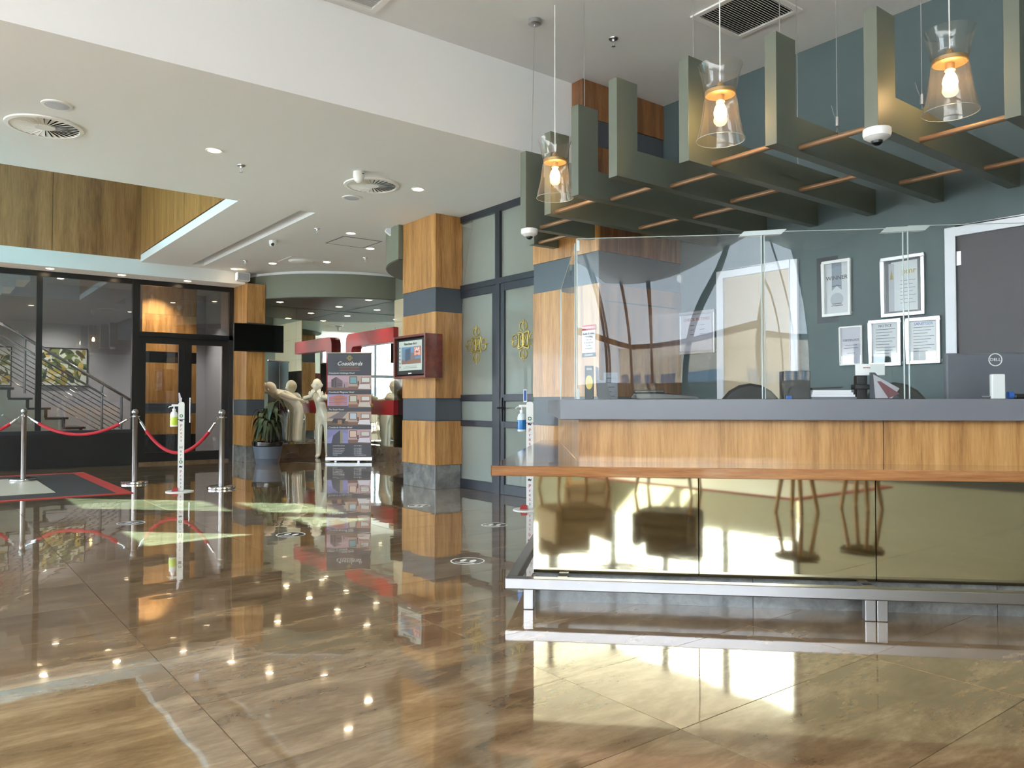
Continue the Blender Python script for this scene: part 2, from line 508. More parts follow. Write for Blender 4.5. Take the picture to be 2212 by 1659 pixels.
# --- ceilings
struct(box('ceiling', 'paint_ceiling', (-6.2, 7.6, FASC, SOFB, Z1, ZV)), 'white low soffit with a tall lit fascia crossing the lobby')
struct(box('ceiling', 'paint_ceiling', (-6.2, GX + 0.15, -6.2, FASC, Z2, Z2 + 0.12)), 'white high ceiling above the reception desk')
mb = MB()
S0, S1, SE = 3.74, 3.94, 13.95
mb.box(EDGE, S0, SOFB, BULK, Z3, Z3 + 0.12).box(S1, 7.2, SOFB, BULK, Z3, Z3 + 0.12).box(S0, S1, SE, BULK, Z3, Z3 + 0.12)
mb.box(4.75, 7.2, BULK, CORN + 0.1, Z3, Z3 + 0.12)
mb.box(S0 - 0.05, S1 + 0.05, SOFB, SE + 0.05, Z3 + 0.2, Z3 + 0.24).box(S0 - 0.05, S0, SOFB, SE, Z3 + 0.12, Z3 + 0.2).box(S1, S1 + 0.05, SOFB, SE, Z3 + 0.12, Z3 + 0.2)
struct(mb.build('ceiling', 'paint_ceiling'), 'far low ceiling with a long light slot and downlights')
struct(box('ceiling', 'paint_ceiling', (-1.15, 7.2, SOFB, SCR + 0.2, ZV, ZV + 0.1)), 'ceiling of the tall void beyond the soffit')
bh = struct(box('wall_bulkhead', 'paint_ceiling', (-1.0, 4.75, BULK, SCR + 0.1, 3.24, 3.5)), 'plain grey bulkhead above the glazed stair screen')
struct(box('wall_void_back', 'paint_grey', (-1.0, 4.75, BULK + 0.03, SCR + 0.1, 3.5, ZV)), 'wall backing the wood fascia over the screen')
# wood fascias round the void
wf = struct(box('wall_fascia_back', 'frame_black', (-1.0, EDGE, BULK + 0.012, BULK + 0.03, 3.5, ZV)), 'veneered wood fascia facing the lobby over the glazed screen')
for a, b_ in ((-1.0, 0.35), (0.356, 1.68), (1.686, EDGE)):
    box('panel', 'wood_fascia', (a, b_, BULK - 0.008, BULK + 0.012, 3.5, ZV), wf)
ws = struct(box('wall_fascia_side', 'frame_black', (EDGE + 0.02, EDGE + 0.06, SOFB, BULK, 3.58, ZV)), 'veneered wood fascia along the edge of the low ceiling')
jy = onX(397, 450, EDGE).y
for a, b_ in ((SOFB, jy - 0.003), (jy + 0.003, BULK - 0.008)):
    box('panel', 'wood_panel', (EDGE, EDGE + 0.02, a, b_, 3.60, ZV), ws)

# --- outer walls out of frame, with the windows that light the lobby
struct(box('wall_lounge_north', 'paint_white', (-6.2, -1.0, 8.0, 8.15, 2.26, Z2)), 'white wall above the added lounge side glazing')
ENT = (8.2, 14.6, 0.0, 2.26)
ops = [ENT, (11.36, 12.52, 2.34, 3.585), (11.36, 12.40, 3.73, 4.40), (10.14, 11.07, 3.75, 4.40), (8.73, 9.68, 2.37, 3.25)]  # small openings traced back from the sun patches on the floor
ys = sorted(set([8.0, 18.3] + [q for o in ops for q in o[:2]]))
zs = sorted(set([0.0, ZV + 0.1] + [q for o in ops for q in o[2:]]))
mb = MB()
for a, b_ in zip(ys, ys[1:]):
    for c, d in zip(zs, zs[1:]):
        ym, zm = (a + b_) / 2, (c + d) / 2
        if not any(o[0] < ym < o[1] and o[2] < zm < o[3] for o in ops):
            mb.box(-1.10, -1.0, a, b_, c, d)
ww = struct(mb.build('wall_west', 'paint_white'), 'white side wall with small high openings placed for the sun patches')
for k, o in enumerate(ops[1:]):
    w = struct(MB().box(-1.06, -1.05, o[0], o[1], o[2], o[3]).build('window_%d' % (k + 5), 'glass_green'), 'unseen green-tinted opening shaped to throw a sun patch on the floor')
    if k == 2:  # opaque panel added to cut this sun patch to a triangle
        MB().prism([(o[0], o[3]), (o[0], o[2] + 0.001), (o[1] - 0.06, o[3])], (-1.09, 0, 0), (0, 1, 0), (0, 0, 1), (0.02, 0, 0)).build('sun_cut_panel', 'paint_white', w)
    if k == 3:  # likewise added, trims the other triangular sun patch
        MB().prism([(o[0], o[3]), (o[0], o[2] + 0.001), (o[1] - 0.02, o[3])], (-1.09, 0, 0), (0, 1, 0), (0, 0, 1), (0.02, 0, 0)).build('sun_cut_panel', 'paint_white', w)
def facade(n, horiz, c, a0, a1, label, N=8, ZT=None):
    ZT = ZT or Z2
    DA = 1.3 if ZT > 2.6 else 0.12  # solid lower wall added to darken the windows mirrored in the brass
    """glazed facade along x (horiz) or y at plane c"""
    mb = MB()
    w = struct(mb.box(*((a0, a1, c, c + 0.08, 0, DA) if horiz else (c, c + 0.08, a0, a1, 0, DA))).build('window_%d' % n, 'paint_sage' if DA > 0.5 else 'frame_dark'), label)
    def bar(nm, p0, p1, z0, z1, t=0.08):
        MB().box(*((p0, p1, c, c + t, z0, z1) if horiz else (c, c + t, p0, p1, z0, z1))).build(nm, 'frame_dark', w)
    for i in range(N + 1):
        p = a0 + (a1 - a0) * i / N
        bar('mullion', p - 0.05, p + 0.05, DA, ZT)
        if i < N:
            q = a0 + (a1 - a0) * (i + 1) / N
            if ZT > 2.6: bar('transom', p + 0.05, q - 0.05, 2.35, 2.5)
            for z0, z1 in (((DA, 2.35), (2.5, ZT)) if ZT > 2.6 else ((0.12, ZT),)):
                MB().box(*((p + 0.05, q - 0.05, c + 0.03, c + 0.036, z0, z1) if horiz else (c + 0.03, c + 0.036, p + 0.05, q - 0.05, z0, z1))).build('pane', 'glass_clear', w)
facade(9, False, -1.09, ENT[0], ENT[1], 'glazed entrance doors in the side wall', 5, ENT[3])
facade(10, True, 8.04, -6.0, -1.05, 'unseen lounge side glazing added to let in more daylight', 4, 2.26)  # added opening, brings more sky light onto the lobby floor
facade(1, True, -6.1, -6.1, -1.7, 'tall dark-framed window wall behind the lounge chairs', 3)
sw = struct(box('wall_south', 'paint_sage', (-1.65, GX + 0.15, -6.2, -6.05, 0, Z2)), 'pale grey-green wall behind the lounge')
for k in range(6):
    box('skirting', 'frame_dark', (-1.65 + k * 1.33, -0.325 + k * 1.33, -6.05, -6.03, 0, 0.15), sw)
facade(2, False, -6.1, -6.0, 8.0, 'tall dark-framed window wall at the lounge side')

# --- green wall, office, alcove shells
struct(box('wall_green', 'paint_green_wall', (GX, GX + 0.15, -6.2, 5.6, 0, Z2)), 'dark green wall behind the reception desk')
struct(box('wall_office_back', 'paint_grey', (7.4, 7.55, 5.6, 8.9, 0, Z1)), 'grey back wall of the glazed office')
struct(box('wall_office_side', 'paint_grey', (GX, 7.4, 5.6, 5.7, 0, Z1)), 'grey side wall of the glazed office')
struct(box('wall_alcove_near', 'paint_drop', (OFX + 0.06, 7.2, 8.66, 8.9, 0, Z3)), 'wall between the office and the mirrored alcove')
wr = struct(box('wall_alcove_right', 'paint_drop', (RW, RW + 0.15, 8.9, CORN + 0.2, 0, Z3)), 'right wall of the alcove with mirror and beige tiles')
box('mirror_panel', 'mirror', (RW - 0.012, RW, 12.76, CORN - 0.012, 0.27, Z5 - 0.005), wr)
for j in range(3):
    y0 = 11.1 + 0.55 * j
    for z0, z1 in ((1.82, 2.08), (2.083, 2.56), (2.563, Z5)):
        box('tile', 'tile_beige', (RW - 0.02, RW, y0 + 0.002, y0 + 0.548, z0, z1), wr)
    box('black_panel', 'tile_black', (RW - 0.02, RW, y0 + 0.001, y0 + 0.549, 0.27, 1.82), wr)
wl = struct(box('wall_alcove_back', 'paint_drop', (4.9, RW, CORN, CORN + 0.15, 0, Z3)), 'mirrored back wall of the alcove')
for a, b_ in ((5.05, 6.02), (6.022, RW - 0.012)):
    box('mirror_panel', 'mirror', (a, b_, CORN - 0.012, CORN, 0.27, Z5 - 0.005), wl)
# low tiled ledges
lg = struct(box('trim_1', 'tile_brown', (5.05, RW - 0.1, 14.70, CORN, 0.262, 0.27)), 'brown tiled ledge under the alcove mirrors')
for k in range(4):
    a = 5.05 + k * 0.47
    box('tile', 'tile_brown', (a + 0.002, a + 0.468, 14.70, CORN - 0.02, 0, 0.262), lg)
for k in range(6):
    a = 8.95 + k * 0.95
    box('tile', 'tile_brown', (RW - 0.1, RW - 0.02, a + 0.002, a + 0.948, 0, 0.262), lg)
box('ledge_top', 'tile_brown', (RW - 0.1, RW, 8.95, CORN, 0.262, 0.27), lg)
# quarter-round dropped ceilings in the two alcove corners and the dark floor inlays under them
def quarter(cx, cy, r, a0, a1, z0, z1, name, mat, ri=None, parent=None, smooth=True):
    pts = arc(cx, cy, r, a0, a1, 40)
    pts += (arc(cx, cy, ri, a1, a0, 40) if ri else [(cx, cy)])
    return MB().prism(pts, (0, 0, z0), (1, 0, 0), (0, 1, 0), (0, 0, z1 - z0)).build(name, mat, parent, smooth)
PI = math.pi
d1 = struct(quarter(RW, CORN, 2.2, PI, 1.5 * PI, Z5 + 0.012, Z3 - 0.05, 'ceiling', 'paint_drop'), 'green quarter-round dropped ceiling over the mirrored corner')
quarter(RW, CORN, 2.19, PI, 1.5 * PI, Z5, Z5 + 0.012, 'soffit', 'paint_dark_ceiling', parent=d1)
quarter(RW, CORN, 2.17, PI, 1.5 * PI, Z3 - 0.05, Z3, 'cove_strip', 'paint_white', parent=d1)
def drop_end(r, z0, z1, name, mat, parent=None):      # stops against the back of the wood column
    pts = arc(RW, 8.9, r, 0.5 * PI, PI - math.asin(0.17 / r), 40) + [(RW, 9.07)]
    return MB().prism(pts, (0, 0, z0), (1, 0, 0), (0, 1, 0), (0, 0, z1 - z0)).build(name, mat, parent, True)
d2 = struct(drop_end(2.0, Z5 + 0.012, Z3 - 0.001, 'ceiling', 'paint_drop'), 'green quarter-round dropped ceiling beside the wood column')
drop_end(1.99, Z5, Z5 + 0.012, 'soffit', 'paint_dark_ceiling', d2)
i1 = struct(quarter(RW, CORN, 2.15, PI, 1.5 * PI, 0.0005, 0.003, 'floor_inlay', 'inlay_dark'), 'dark quarter-round floor inlay under the mirrors')
i2 = struct(drop_end(1.94, 0.0005, 0.003, 'floor_inlay', 'inlay_dark'), 'dark quarter-round floor inlay beside the wood column')

# --- wood-clad columns
def column(label, x0, x1, y0, y1, segs, group='wood-clad columns', front=None):
    t = thing('wood_clad_column', label, 'column', ((x0 + x1) / 2, (y0 + y1) / 2, 0), group)
    for z0, z1, mat, ins in segs:
        nm = {'wood_panel': 'wood_cladding', 'wood_dark': 'wood_cladding', 'band_grey': 'grey_band', 'tile_plinth': 'tiled_base'}[mat]
        e = 0.003
        # four faces as separate boards round the core
        box(nm, mat, (x0 + ins, x0 + ins + 0.02, y0 + ins, y1 - ins, z0 + e / 2, z1 - e / 2), t)
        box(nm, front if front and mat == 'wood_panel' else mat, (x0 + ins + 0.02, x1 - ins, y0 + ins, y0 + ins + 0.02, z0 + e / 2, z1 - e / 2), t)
        box(nm, mat, (x1 - ins - 0.02, x1 - ins, y0 + ins + 0.02, y1 - ins, z0 + e / 2, z1 - e / 2), t)
        box(nm, mat, (x0 + ins + 0.02, x1 - ins - 0.02, y1 - ins - 0.02, y1 - ins, z0 + e / 2, z1 - e / 2), t)
    zz = [s[0] for s in segs] + [s[1] for s in segs]
    box('core', 'frame_black', (x0 + 0.04, x1 - 0.04, y0 + 0.04, y1 - 0.04, min(zz), max(zz) - 0.002), t)
    return t
std = [(0, 0.30, 'tile_plinth', 0.012), (0.30, 0.85, 'wood_panel', 0), (0.85, 1.137, 'band_grey', 0.006), (1.137, 2.22, 'wood_panel', 0), (2.22, 2.525, 'band_grey', 0.006)]
col1 = column('square wood column with grey bands carrying the red framed screen', 5.12, OFX - 0.01, 8.24, 9.06, std + [(2.525, Z1, 'wood_panel', 0)])
for yy in (8.252,):
    box('corner_trim', 'aluminium', (5.126, 5.134, yy - 0.004, yy + 0.004, 0.002, 0.3), col1)
col0 = column('wood column with grey bands behind the wall screen and potted plant', 4.715, 5.05, 14.0, SCR - 0.02, std + [(2.525, 3.24, 'wood_panel', 0)])
zb0, zb1 = onY(1292, 316, 5.54).z, onY(1292, 260, 5.54).z
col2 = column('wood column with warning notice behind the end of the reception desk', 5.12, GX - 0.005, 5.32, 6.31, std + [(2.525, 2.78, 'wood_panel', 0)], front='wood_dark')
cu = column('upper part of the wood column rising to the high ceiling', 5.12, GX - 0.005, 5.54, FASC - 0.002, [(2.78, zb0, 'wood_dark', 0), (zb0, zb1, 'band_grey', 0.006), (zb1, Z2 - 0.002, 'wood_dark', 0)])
# dark cupboard face of the desk-side column
box('joint', 'frame_black', (5.2, GX - 0.02, 5.316, 5.3205, 2.045, 2.055), col2)

# --- glazed screen with double door in front of the stair (window_3, door_1)
w3 = struct(box('window_3', 'frame_black', (-0.9, 3.03, SCR - 0.03, SCR + 0.05, 3.15, 3.24)), 'dark-framed glazed screen in front of the stair')
box('plinth', 'frame_black', (-0.9, 3.09, SCR - 0.05, SCR + 0.06, 0, 0.56), w3)
box('sill', 'frame_dark', (-0.9, 3.03, SCR - 0.07, SCR + 0.06, 0.56, 0.62), w3)
for x in (0.05, 1.58):
    box('mullion', 'frame_black', (x - 0.042, x + 0.042, SCR - 0.03, SCR + 0.05, 0.62, 3.15), w3)
for a, b_ in ((-0.9, 0.008), (0.092, 1.538), (1.622, 2.97)):
    box('pane', 'glass_screen', (a, b_, SCR, SCR + 0.008, 0.62, 3.15), w3)
d = struct(box('door_1', 'frame_black', (3.03, 4.71, SCR - 0.03, SCR + 0.06, 2.25, 2.33)), 'black-framed glass double door to the stair hall')
box('post', 'frame_black', (2.97, 3.09, SCR - 0.04, SCR + 0.06, 0, 3.24), d)
box('post', 'frame_black', (4.63, 4.71, SCR - 0.03, SCR + 0.06, 0, 3.24), d)
box('head', 'frame_black', (3.09, 4.63, SCR - 0.03, SCR + 0.05, 3.15, 3.24), d)
box('transom_pane', 'glass_screen', (3.09, 4.63, SCR, SCR + 0.008, 2.33, 3.15), d)
box('threshold', 'tile_brown', (3.09, 4.63, SCR - 0.03, SCR + 0.06, 0, 0.04), d)
for a, b_, hx in ((3.09, 3.858, 3.79), (3.862, 4.63, 3.94)):
    lf = MB()
    for q in ((a, a + 0.11, 0.04, 2.25), (b_ - 0.11, b_, 0.04, 2.25), (a + 0.11, b_ - 0.11, 2.13, 2.25), (a + 0.11, b_ - 0.11, 0.04, 0.2)):
        lf.box(q[0], q[1], SCR + 0.0, SCR + 0.045, q[2], q[3])
    lo = lf.build('leaf', 'frame_black', d)
    box('pane', 'glass_screen', (a + 0.11, b_ - 0.11, SCR + 0.02, SCR + 0.028, 0.2, 2.13), lo)
    MB().tube([(hx, SCR - 0.05, 0.72), (hx, SCR - 0.05, 1.17)], 0.014, 10).tube([(hx, SCR - 0.05, 0.78), (hx, SCR + 0.0, 0.78)], 0.009).tube([(hx, SCR - 0.05, 1.11), (hx, SCR + 0.0, 1.11)], 0.009).build('handle', 'chrome', lo, True)

# --- glazed office front (window_4, door_2)
def leaf(parent, y0, y1, zt, name):
    m = MB()
    st = 0.075
    for q in ((y0, y0 + st, 0.0, zt), (y1 - st, y1, 0.0, zt), (y0 + st, y1 - st, zt - 0.09, zt), (y0 + st, y1 - st, 0, 0.12), (y0 + st, y1 - st, 1.10, 1.18), (y0 + st, y1 - st, 0.785, 0.86)):
        m.box(OFX - 0.03, OFX + 0.03, q[0], q[1], q[2], q[3])
    o = m.build(name, 'frame_dark', parent, bevel=0.004)
    for z0, z1 in ((0.12, 0.785), (0.86, 1.10), (1.18, zt - 0.09)):
        box('pane', 'glass_office', (OFX - 0.004, OFX + 0.004, y0 + st, y1 - st, z0, z1), o)
    return o
w4 = struct(box('window_4', 'frame_dark', (OFX - 0.04, OFX + 0.04, 6.31, 8.44, 3.37, Z1)), 'dark-framed glazed office front beside the wood column')
box('post', 'frame_dark', (OFX - 0.04, OFX + 0.04, 8.36, 8.44, 0, 3.37), w4)
box('post', 'frame_dark', (OFX - 0.04, OFX + 0.04, 7.40, 7.49, 0, 3.37), w4)
box('transom', 'frame_dark', (OFX - 0.04, OFX + 0.04, 7.49, 8.36, 2.50, 2.57), w4)
box('transom', 'frame_dark', (OFX - 0.04, OFX + 0.04, 6.31, 7.40, 2.50, 2.57), w4)
box('pane', 'glass_office', (OFX - 0.004, OFX + 0.004, 7.49, 8.36, 2.57, 3.37), w4)
box('pane', 'glass_office', (OFX - 0.004, OFX + 0.004, 6.31, 7.40, 2.57, 3.37), w4)
leaf(w4, 7.49, 8.36, 2.50, 'fixed_leaf')
d2_ = struct(leaf(None, 6.40, 7.40, 2.50, 'door_2'), 'dark-framed glass office door with gold emblem')
hn = MB().box(OFX - 0.045, OFX - 0.03, 7.345, 7.385, 0.86, 1.14).tube([(OFX - 0.04, 7.365, 1.02), (OFX - 0.09, 7.365, 1.02), (OFX - 0.09, 7.22, 1.02)], 0.011, 8)
hn.build('handle', 'frame_black', d2_, True)

cur = thing('office_curtain', 'pale grey pleated curtain inside the glazed office', 'curtain', (5.85, 7.4, 0))  # its pale grey also stands for daylight reflected in the panes
MB().grid(lambda i, j: Vector((5.82 + 0.02 * math.sin(i * 90), 6.45 + 1.95 * i, 0.02 + 3.4 * j)), 120, 1).build('pleats', 'curtain', cur, True)

# gold emblem on each office pane
def emblem(cy, cz, sz, parent):
    m = MB()
    x = OFX - 0.008
    def crv(pts, r=0.0075):
        m.tube([(x, cy + p[0] * sz, cz + p[1] * sz) for p in pts], r * sz / 0.3, 5)
    sq = 0.42
    for s in (-1, 1):
        crv([(s * sq, -sq), (s * (sq - 0.09), 0), (s * sq, sq)], 0.011)
        crv([(-sq, s * sq), (0, s * (sq - 0.09)), (sq, s * sq)], 0.011)
        for ax in (0, 1):
            for q in (-1, 1):
                pts = []
                for i in range(15):
                    a = i / 14 * 1.6 * PI
                    rr = 0.24 * (1 - 0.55 * i / 14)
                    lx, ly = q * (0.16 + rr * math.sin(a) * 0.9 - 0.16 * (i / 14 < 0)), s * (sq + 0.30 - rr * math.cos(a))
                    pts.append((lx - q * 0.06, ly) if ax == 0 else (ly, lx - q * 0.06))
                crv(pts, 0.011)
            tip = [(0, s * (sq + 0.05)), (0, s * (sq + 0.62))]
            crv([(p[1], p[0]) if ax else p for p in tip], 0.009)
    crv([(0, -0.30), (0.0, 0.30)], 0.022)
    for s in (-1, 1):
        crv([(0, -0.12), (s * 0.16, 0.02), (s * 0.20, 0.14), (s * 0.12, 0.18)], 0.014)
        crv([(0, -0.14), (s * 0.10, -0.24), (s * 0.16, -0.22)], 0.012)
        for t in (-1, 1):
            crv([(s * 0.24, t * 0.27), (s * 0.29, t * 0.32)], 0.022)
    crv([(-0.14, -0.10), (0.14, -0.10)], 0.012)
    m.build('gold_emblem', 'gold_decal', parent)
emblem(7.925, 1.80, 0.235, w4)
emblem(6.98, 1.80, 0.235, d2_)

# --- doors in the green wall
def wall_door(n, pa, pb, py, leafmat, label, y1=None):
    ya, yb = onX(pa, 700, GX).y, (onX(pb, 700, GX).y if y1 is None else y1)
    zt = onX(pa, py, GX).z
    m = MB()
    w = 0.075
    m.box(GX - 0.035, GX, ya - w, ya, 0, zt).box(GX - 0.035, GX, yb, yb + w, 0, zt).box(GX - 0.035, GX, yb + w, ya - w, zt - w, zt)
    o = struct(m.build('door_%d' % n, 'door_frame_white', None, bevel=0.006), label)
    box('leaf', leafmat, (GX - 0.012, GX - 0.001, yb + w, ya - w, 0.01, zt - w), o)
    return o, ya, yb, zt
d3, _, _, _ = wall_door(3, 1552, 1727, 588, 'door_beige', 'beige door in a white frame behind the desk screen')
d4, ya4, yb4, zt4 = wall_door(4, 2046, 0, 494, 'door_charcoal', 'charcoal door in a white frame behind the desk monitor', 1.75)
box('hinge', 'aluminium', (GX - 0.02, GX - 0.012, ya4 - 0.115, ya4 - 0.078, onX(2062, 575, GX).z, onX(2062, 545, GX).z), d4)

# --- stair hall behind the screen
struct(box('wall_stair_hall', 'paint_grey', (-1.0, 8.0, 18.2, 18.35, 0, 3.6)), 'grey wall of the stair hall with leaf paintings')
struct(box('ceiling', 'paint_grey', (-1.0, 8.0, SCR + 0.1, 18.3, 3.5, 3.6)), 'ceiling of the stair hall behind the glass')
struct(box('wall_hall_right', 'paint_grey', (5.2, 5.3, CORN + 0.16, 18.2, 0, 3.5)), 'end wall of the stair hall behind the door')
hx0, hx1 = onY(306, 800, 16.0).x, onY(424, 800, 16.0).x  # solid column built for the banded wood that shows in the door glass
hp = []
for a, b_, mt in ((997, 938, 'frame_black'), (938, 893, 'wood_panel'), (893, 871, 'band_grey'), (871, 784, 'wood_panel'), (784, 760, 'frame_black'), (760, 680, 'wood_panel')):
    hp.append((max(0, onY(360, a, 16.0).z), onY(360, b_, 16.0).z, mt))
hc = thing('wood_clad_column', 'wood column with dark bands built for the banded wood shown in the door glass', 'column', (hx0 / 2 + hx1 / 2, 16.2, 0), 'wood-clad columns')
for z0, z1, mt in hp:
    box('wood_cladding' if 'wood' in mt else 'grey_band', mt, (hx0, hx1, 16.0, 16.4, z0, z1 - 0.003), hc)
box('wood_cladding', 'wood_panel', (hx0, hx1, 16.0, 16.4, hp[-1][1], 3.49), hc)
# stair
st = struct(box('wall_stair_string', 'stair_stone', (-1.0, 0.86, 15.7, 16.8, 0, 0.6)), 'stone-sided stair descending behind the glass screen')
RUN, RISE = 0.272, 0.1725
for k in range(9):
    x1, zt = 1.26 + RUN * (k - 1), 1.34 - RISE * (k - 1)
    if zt < 0.1: break
    box('step', 'stair_stone', (x1 - RUN - 0.02, x1 - 0.02, 15.7, 16.8, 0, zt - 0.04), st)
    box('riser', 'stair_tread', (x1 - 0.03, x1 + 0.02, 15.69, 16.8, zt - RISE, zt - 0.035), st)
    box('tread', 'stair_tread', (x1 - RUN - 0.02, x1 + 0.07, 15.68, 16.8, zt - 0.035, zt), st)
for k in range(4):
    x1, zt = 1.26 - RUN * (2 + k), 1.34 + RISE * (2 + k)
    box('step', 'stair_stone', (x1 - RUN - 0.02, x1 - 0.02, 15.7, 16.8, 0, zt - 0.04), st)
# stepped solid added to stand for a white reflection in the glass screen
uf = struct(MB().prism([(p.x, p.z) for p in (onY(-60, 575, 16.3), onY(65, 588, 16.3), onY(65, 606, 16.3), onY(34, 604, 16.3), onY(33, 621, 16.3), onY(4, 619, 16.3), onY(3, 636, 16.3), onY(-30, 634, 16.3), onY(-31, 655, 16.3), onY(-60, 655, 16.3))], (0, 16.3, 0), (1, 0, 0), (0, 0, 1), (0, 1.0, 0)).build('ceiling', 'step_reflection_white'), 'white stepped solid standing in for a reflection in the glass screen')

# ================================================================ RECEPTION DESK
UE = 4.2
rc = thing('reception_counter', 'long wood and brass reception counter with grey top and steel foot rail', 'counter', C(0.9, 4.6))
def cbox(name, mat, b, parent=rc, bevel=0.0):
    return box(name, mat, b, parent, bevel, CF)
def cprism(name, mat, poly, z0, z1, parent=rc, bevel=0.0):
    return MB(CF).prism(poly, (0, 0, z0), (1, 0, 0), (0, 1, 0), (0, 0, z1 - z0)).build(name, mat, parent, bevel=bevel)
def splay(u, v):            # the short side of the desk runs slightly outwards
    return u - 0.118 * (v - 4.4)
VB = 6.9
# tiled recessed base
for a, b_ in ((-0.43, 0.72), (0.723, 1.92), (1.923, 3.1), (3.103, UE)):
    cbox('base_tile', 'tile_plinth', (a, b_, 4.25, 4.28, 0.0, 0.16))
cbox('base_side', 'tile_plinth', (-0.43, -0.40, 4.28, VB - 0.05, 0, 0.16))
# brass mirror panels
for a, b_ in ((-0.435, 0.436), (0.441, 1.322), (1.327, 2.21), (2.215, 3.1), (3.105, UE)):
    cbox('brass_panel', 'brass_mirror', (a, b_, 4.20, 4.215, 0.165, 0.695))
cbox('brass_panel', 'brass_mirror', (-0.435, -0.42, 4.217, VB - 0.05, 0.165, 0.695))
cbox('carcass', 'frame_black', (-0.41, UE, 4.29, 4.42, 0.0, 0.695))
# steel foot rail frame
rl = cbox('foot_rail', 'steel', (-0.57, UE, 4.05, 4.115, 0.105, 0.162), bevel=0.005)
cbox('foot_rail_side', 'steel', (-0.57, -0.51, 4.117, VB - 0.1, 0.105, 0.162), bevel=0.005)
for u in (-0.474, 1.226, 1.282, 2.95, 3.005):
    cbox('rail_foot', 'steel', (u, u + 0.053, 4.06, 4.112, 0.0, 0.105), bevel=0.004)
cbox('rail_foot', 'steel', (-0.565, -0.515, 5.4, 5.45, 0.0, 0.105), bevel=0.004)
for u in (-0.3, 1.25):
    cbox('rail_bracket', 'steel', (u, u + 0.05, 4.115, 4.2, 0.115, 0.155))
# polished wood ledge with mitred corner
cprism('ledge', 'wood_ledge', [(-0.64, 4.03), (UE, 4.03), (UE, 4.41), (-0.205, 4.41)], 0.697, 0.75, bevel=0.004)
cprism('ledge', 'wood_ledge', [(-0.642, 4.034), (-0.209, 4.414), (splay(-0.2, VB), VB), (-0.645, VB)], 0.697, 0.7495)
# upper wood panels
for a, b_ in ((-0.2, 1.43), (1.434, 3.0), (3.004, UE)):
    cbox('wood_front', 'wood_counter', (a, b_, 4.40, 4.42, 0.75, 0.985))
cprism('wood_side', 'wood_counter', [(-0.2, 4.40), (-0.18, 4.42), (splay(-0.18, VB), VB), (splay(-0.2, VB), VB)], 0.75, 0.985)
# grey top slab and the lower desk inside
cprism('counter_slab', 'slab_grey', [(-0.30, 4.32), (UE, 4.32), (UE, 4.78), (0.15, 4.78), (0.05, VB + 0.1), (splay(-0.30, VB), VB + 0.1)], 0.986, 1.10, bevel=0.004)
cbox('inner_desk', 'slab_grey', (0.16, 3.7, 4.80, 5.5, 0.70, 0.74))
cbox('inner_leg', 'frame_black', (0.2, 0.24, 4.85, 5.45, 0, 0.70))
cbox('inner_leg', 'frame_black', (3.62, 3.66, 4.85, 5.45, 0, 0.70))

# --- acrylic screens on the counter
def acrylic(label, p0, p1, z0, z1, bulge=0.012):
    a, b_ = C(*p0), C(*p1)
    t = thing('acrylic_screen', label, 'screen', C((p0[0] + p1[0]) / 2, (p0[1] + p1[1]) / 2, z0), 'clear screens on the reception counter')
    d = Vector((b_.x - a.x, b_.y - a.y, 0)); n = Vector((d.y, -d.x, 0)).normalized()
    def fn(i, j):
        k = math.sin(PI * i) * (0.6 + 0.4 * math.cos(PI * (j - 0.3))) + 0.25 * math.sin(2 * PI * i + 1.2 * j)
        return Vector((a.x, a.y, 0)) + d * i + n * (bulge * k) + Vector((0, 0, z0 + (z1 - z0) * j))
    MB().grid(fn, 24, 16).build('sheet', 'acrylic', t, True)
    for e, q in ((a, 0), (b_, 1)):
        MB().tube([Vector((e.x, e.y, z0)), Vector((e.x, e.y, z1))], 0.004, 6).build('edge', 'acrylic_edge', t)
    MB().tube([fn(i / 12, 1.0) for i in range(13)], 0.0025, 5).build('edge', 'acrylic_edge', t)
    return t
ac1 = acrylic('clear acrylic screen at the left end of the counter front', (-0.21, 4.45), (0.815, 4.45), 1.101, 2.02, 0.016)
ac2 = acrylic('clear acrylic screen in the middle of the counter front', (0.83, 4.452), (1.56, 4.452), 1.101, 2.03, 0.02)
ac3 = acrylic('clear acrylic screen in front of the monitor', (1.585, 4.45), (2.55, 4.45), 1.101, 2.04, 0.02)
ac5 = acrylic('clear acrylic side screen along the short end of the counter', (-0.222, 4.48), (-0.43, 6.3), 1.101, 2.0, 0.006)
for t, u in ((ac3, 1.572), (ac2, 0.82)):
    MB(CF).prism([(u - 0.13, -0.012), (u - 0.1, 0.015), (u + 0.13, 0.022), (u + 0.1, -0.005)], (0, 4.44, 2.02), (1, 0, 0), (0, 0, 1), (0, 0.035, 0)).build('joint_clamp', 'acrylic_edge', t)
for za in (1.95, 1.101): MB(CF).box(-0.212, -0.195, 4.443, 4.457, za, za + 0.06).build('corner_bracket', 'acrylic_edge', ac1)

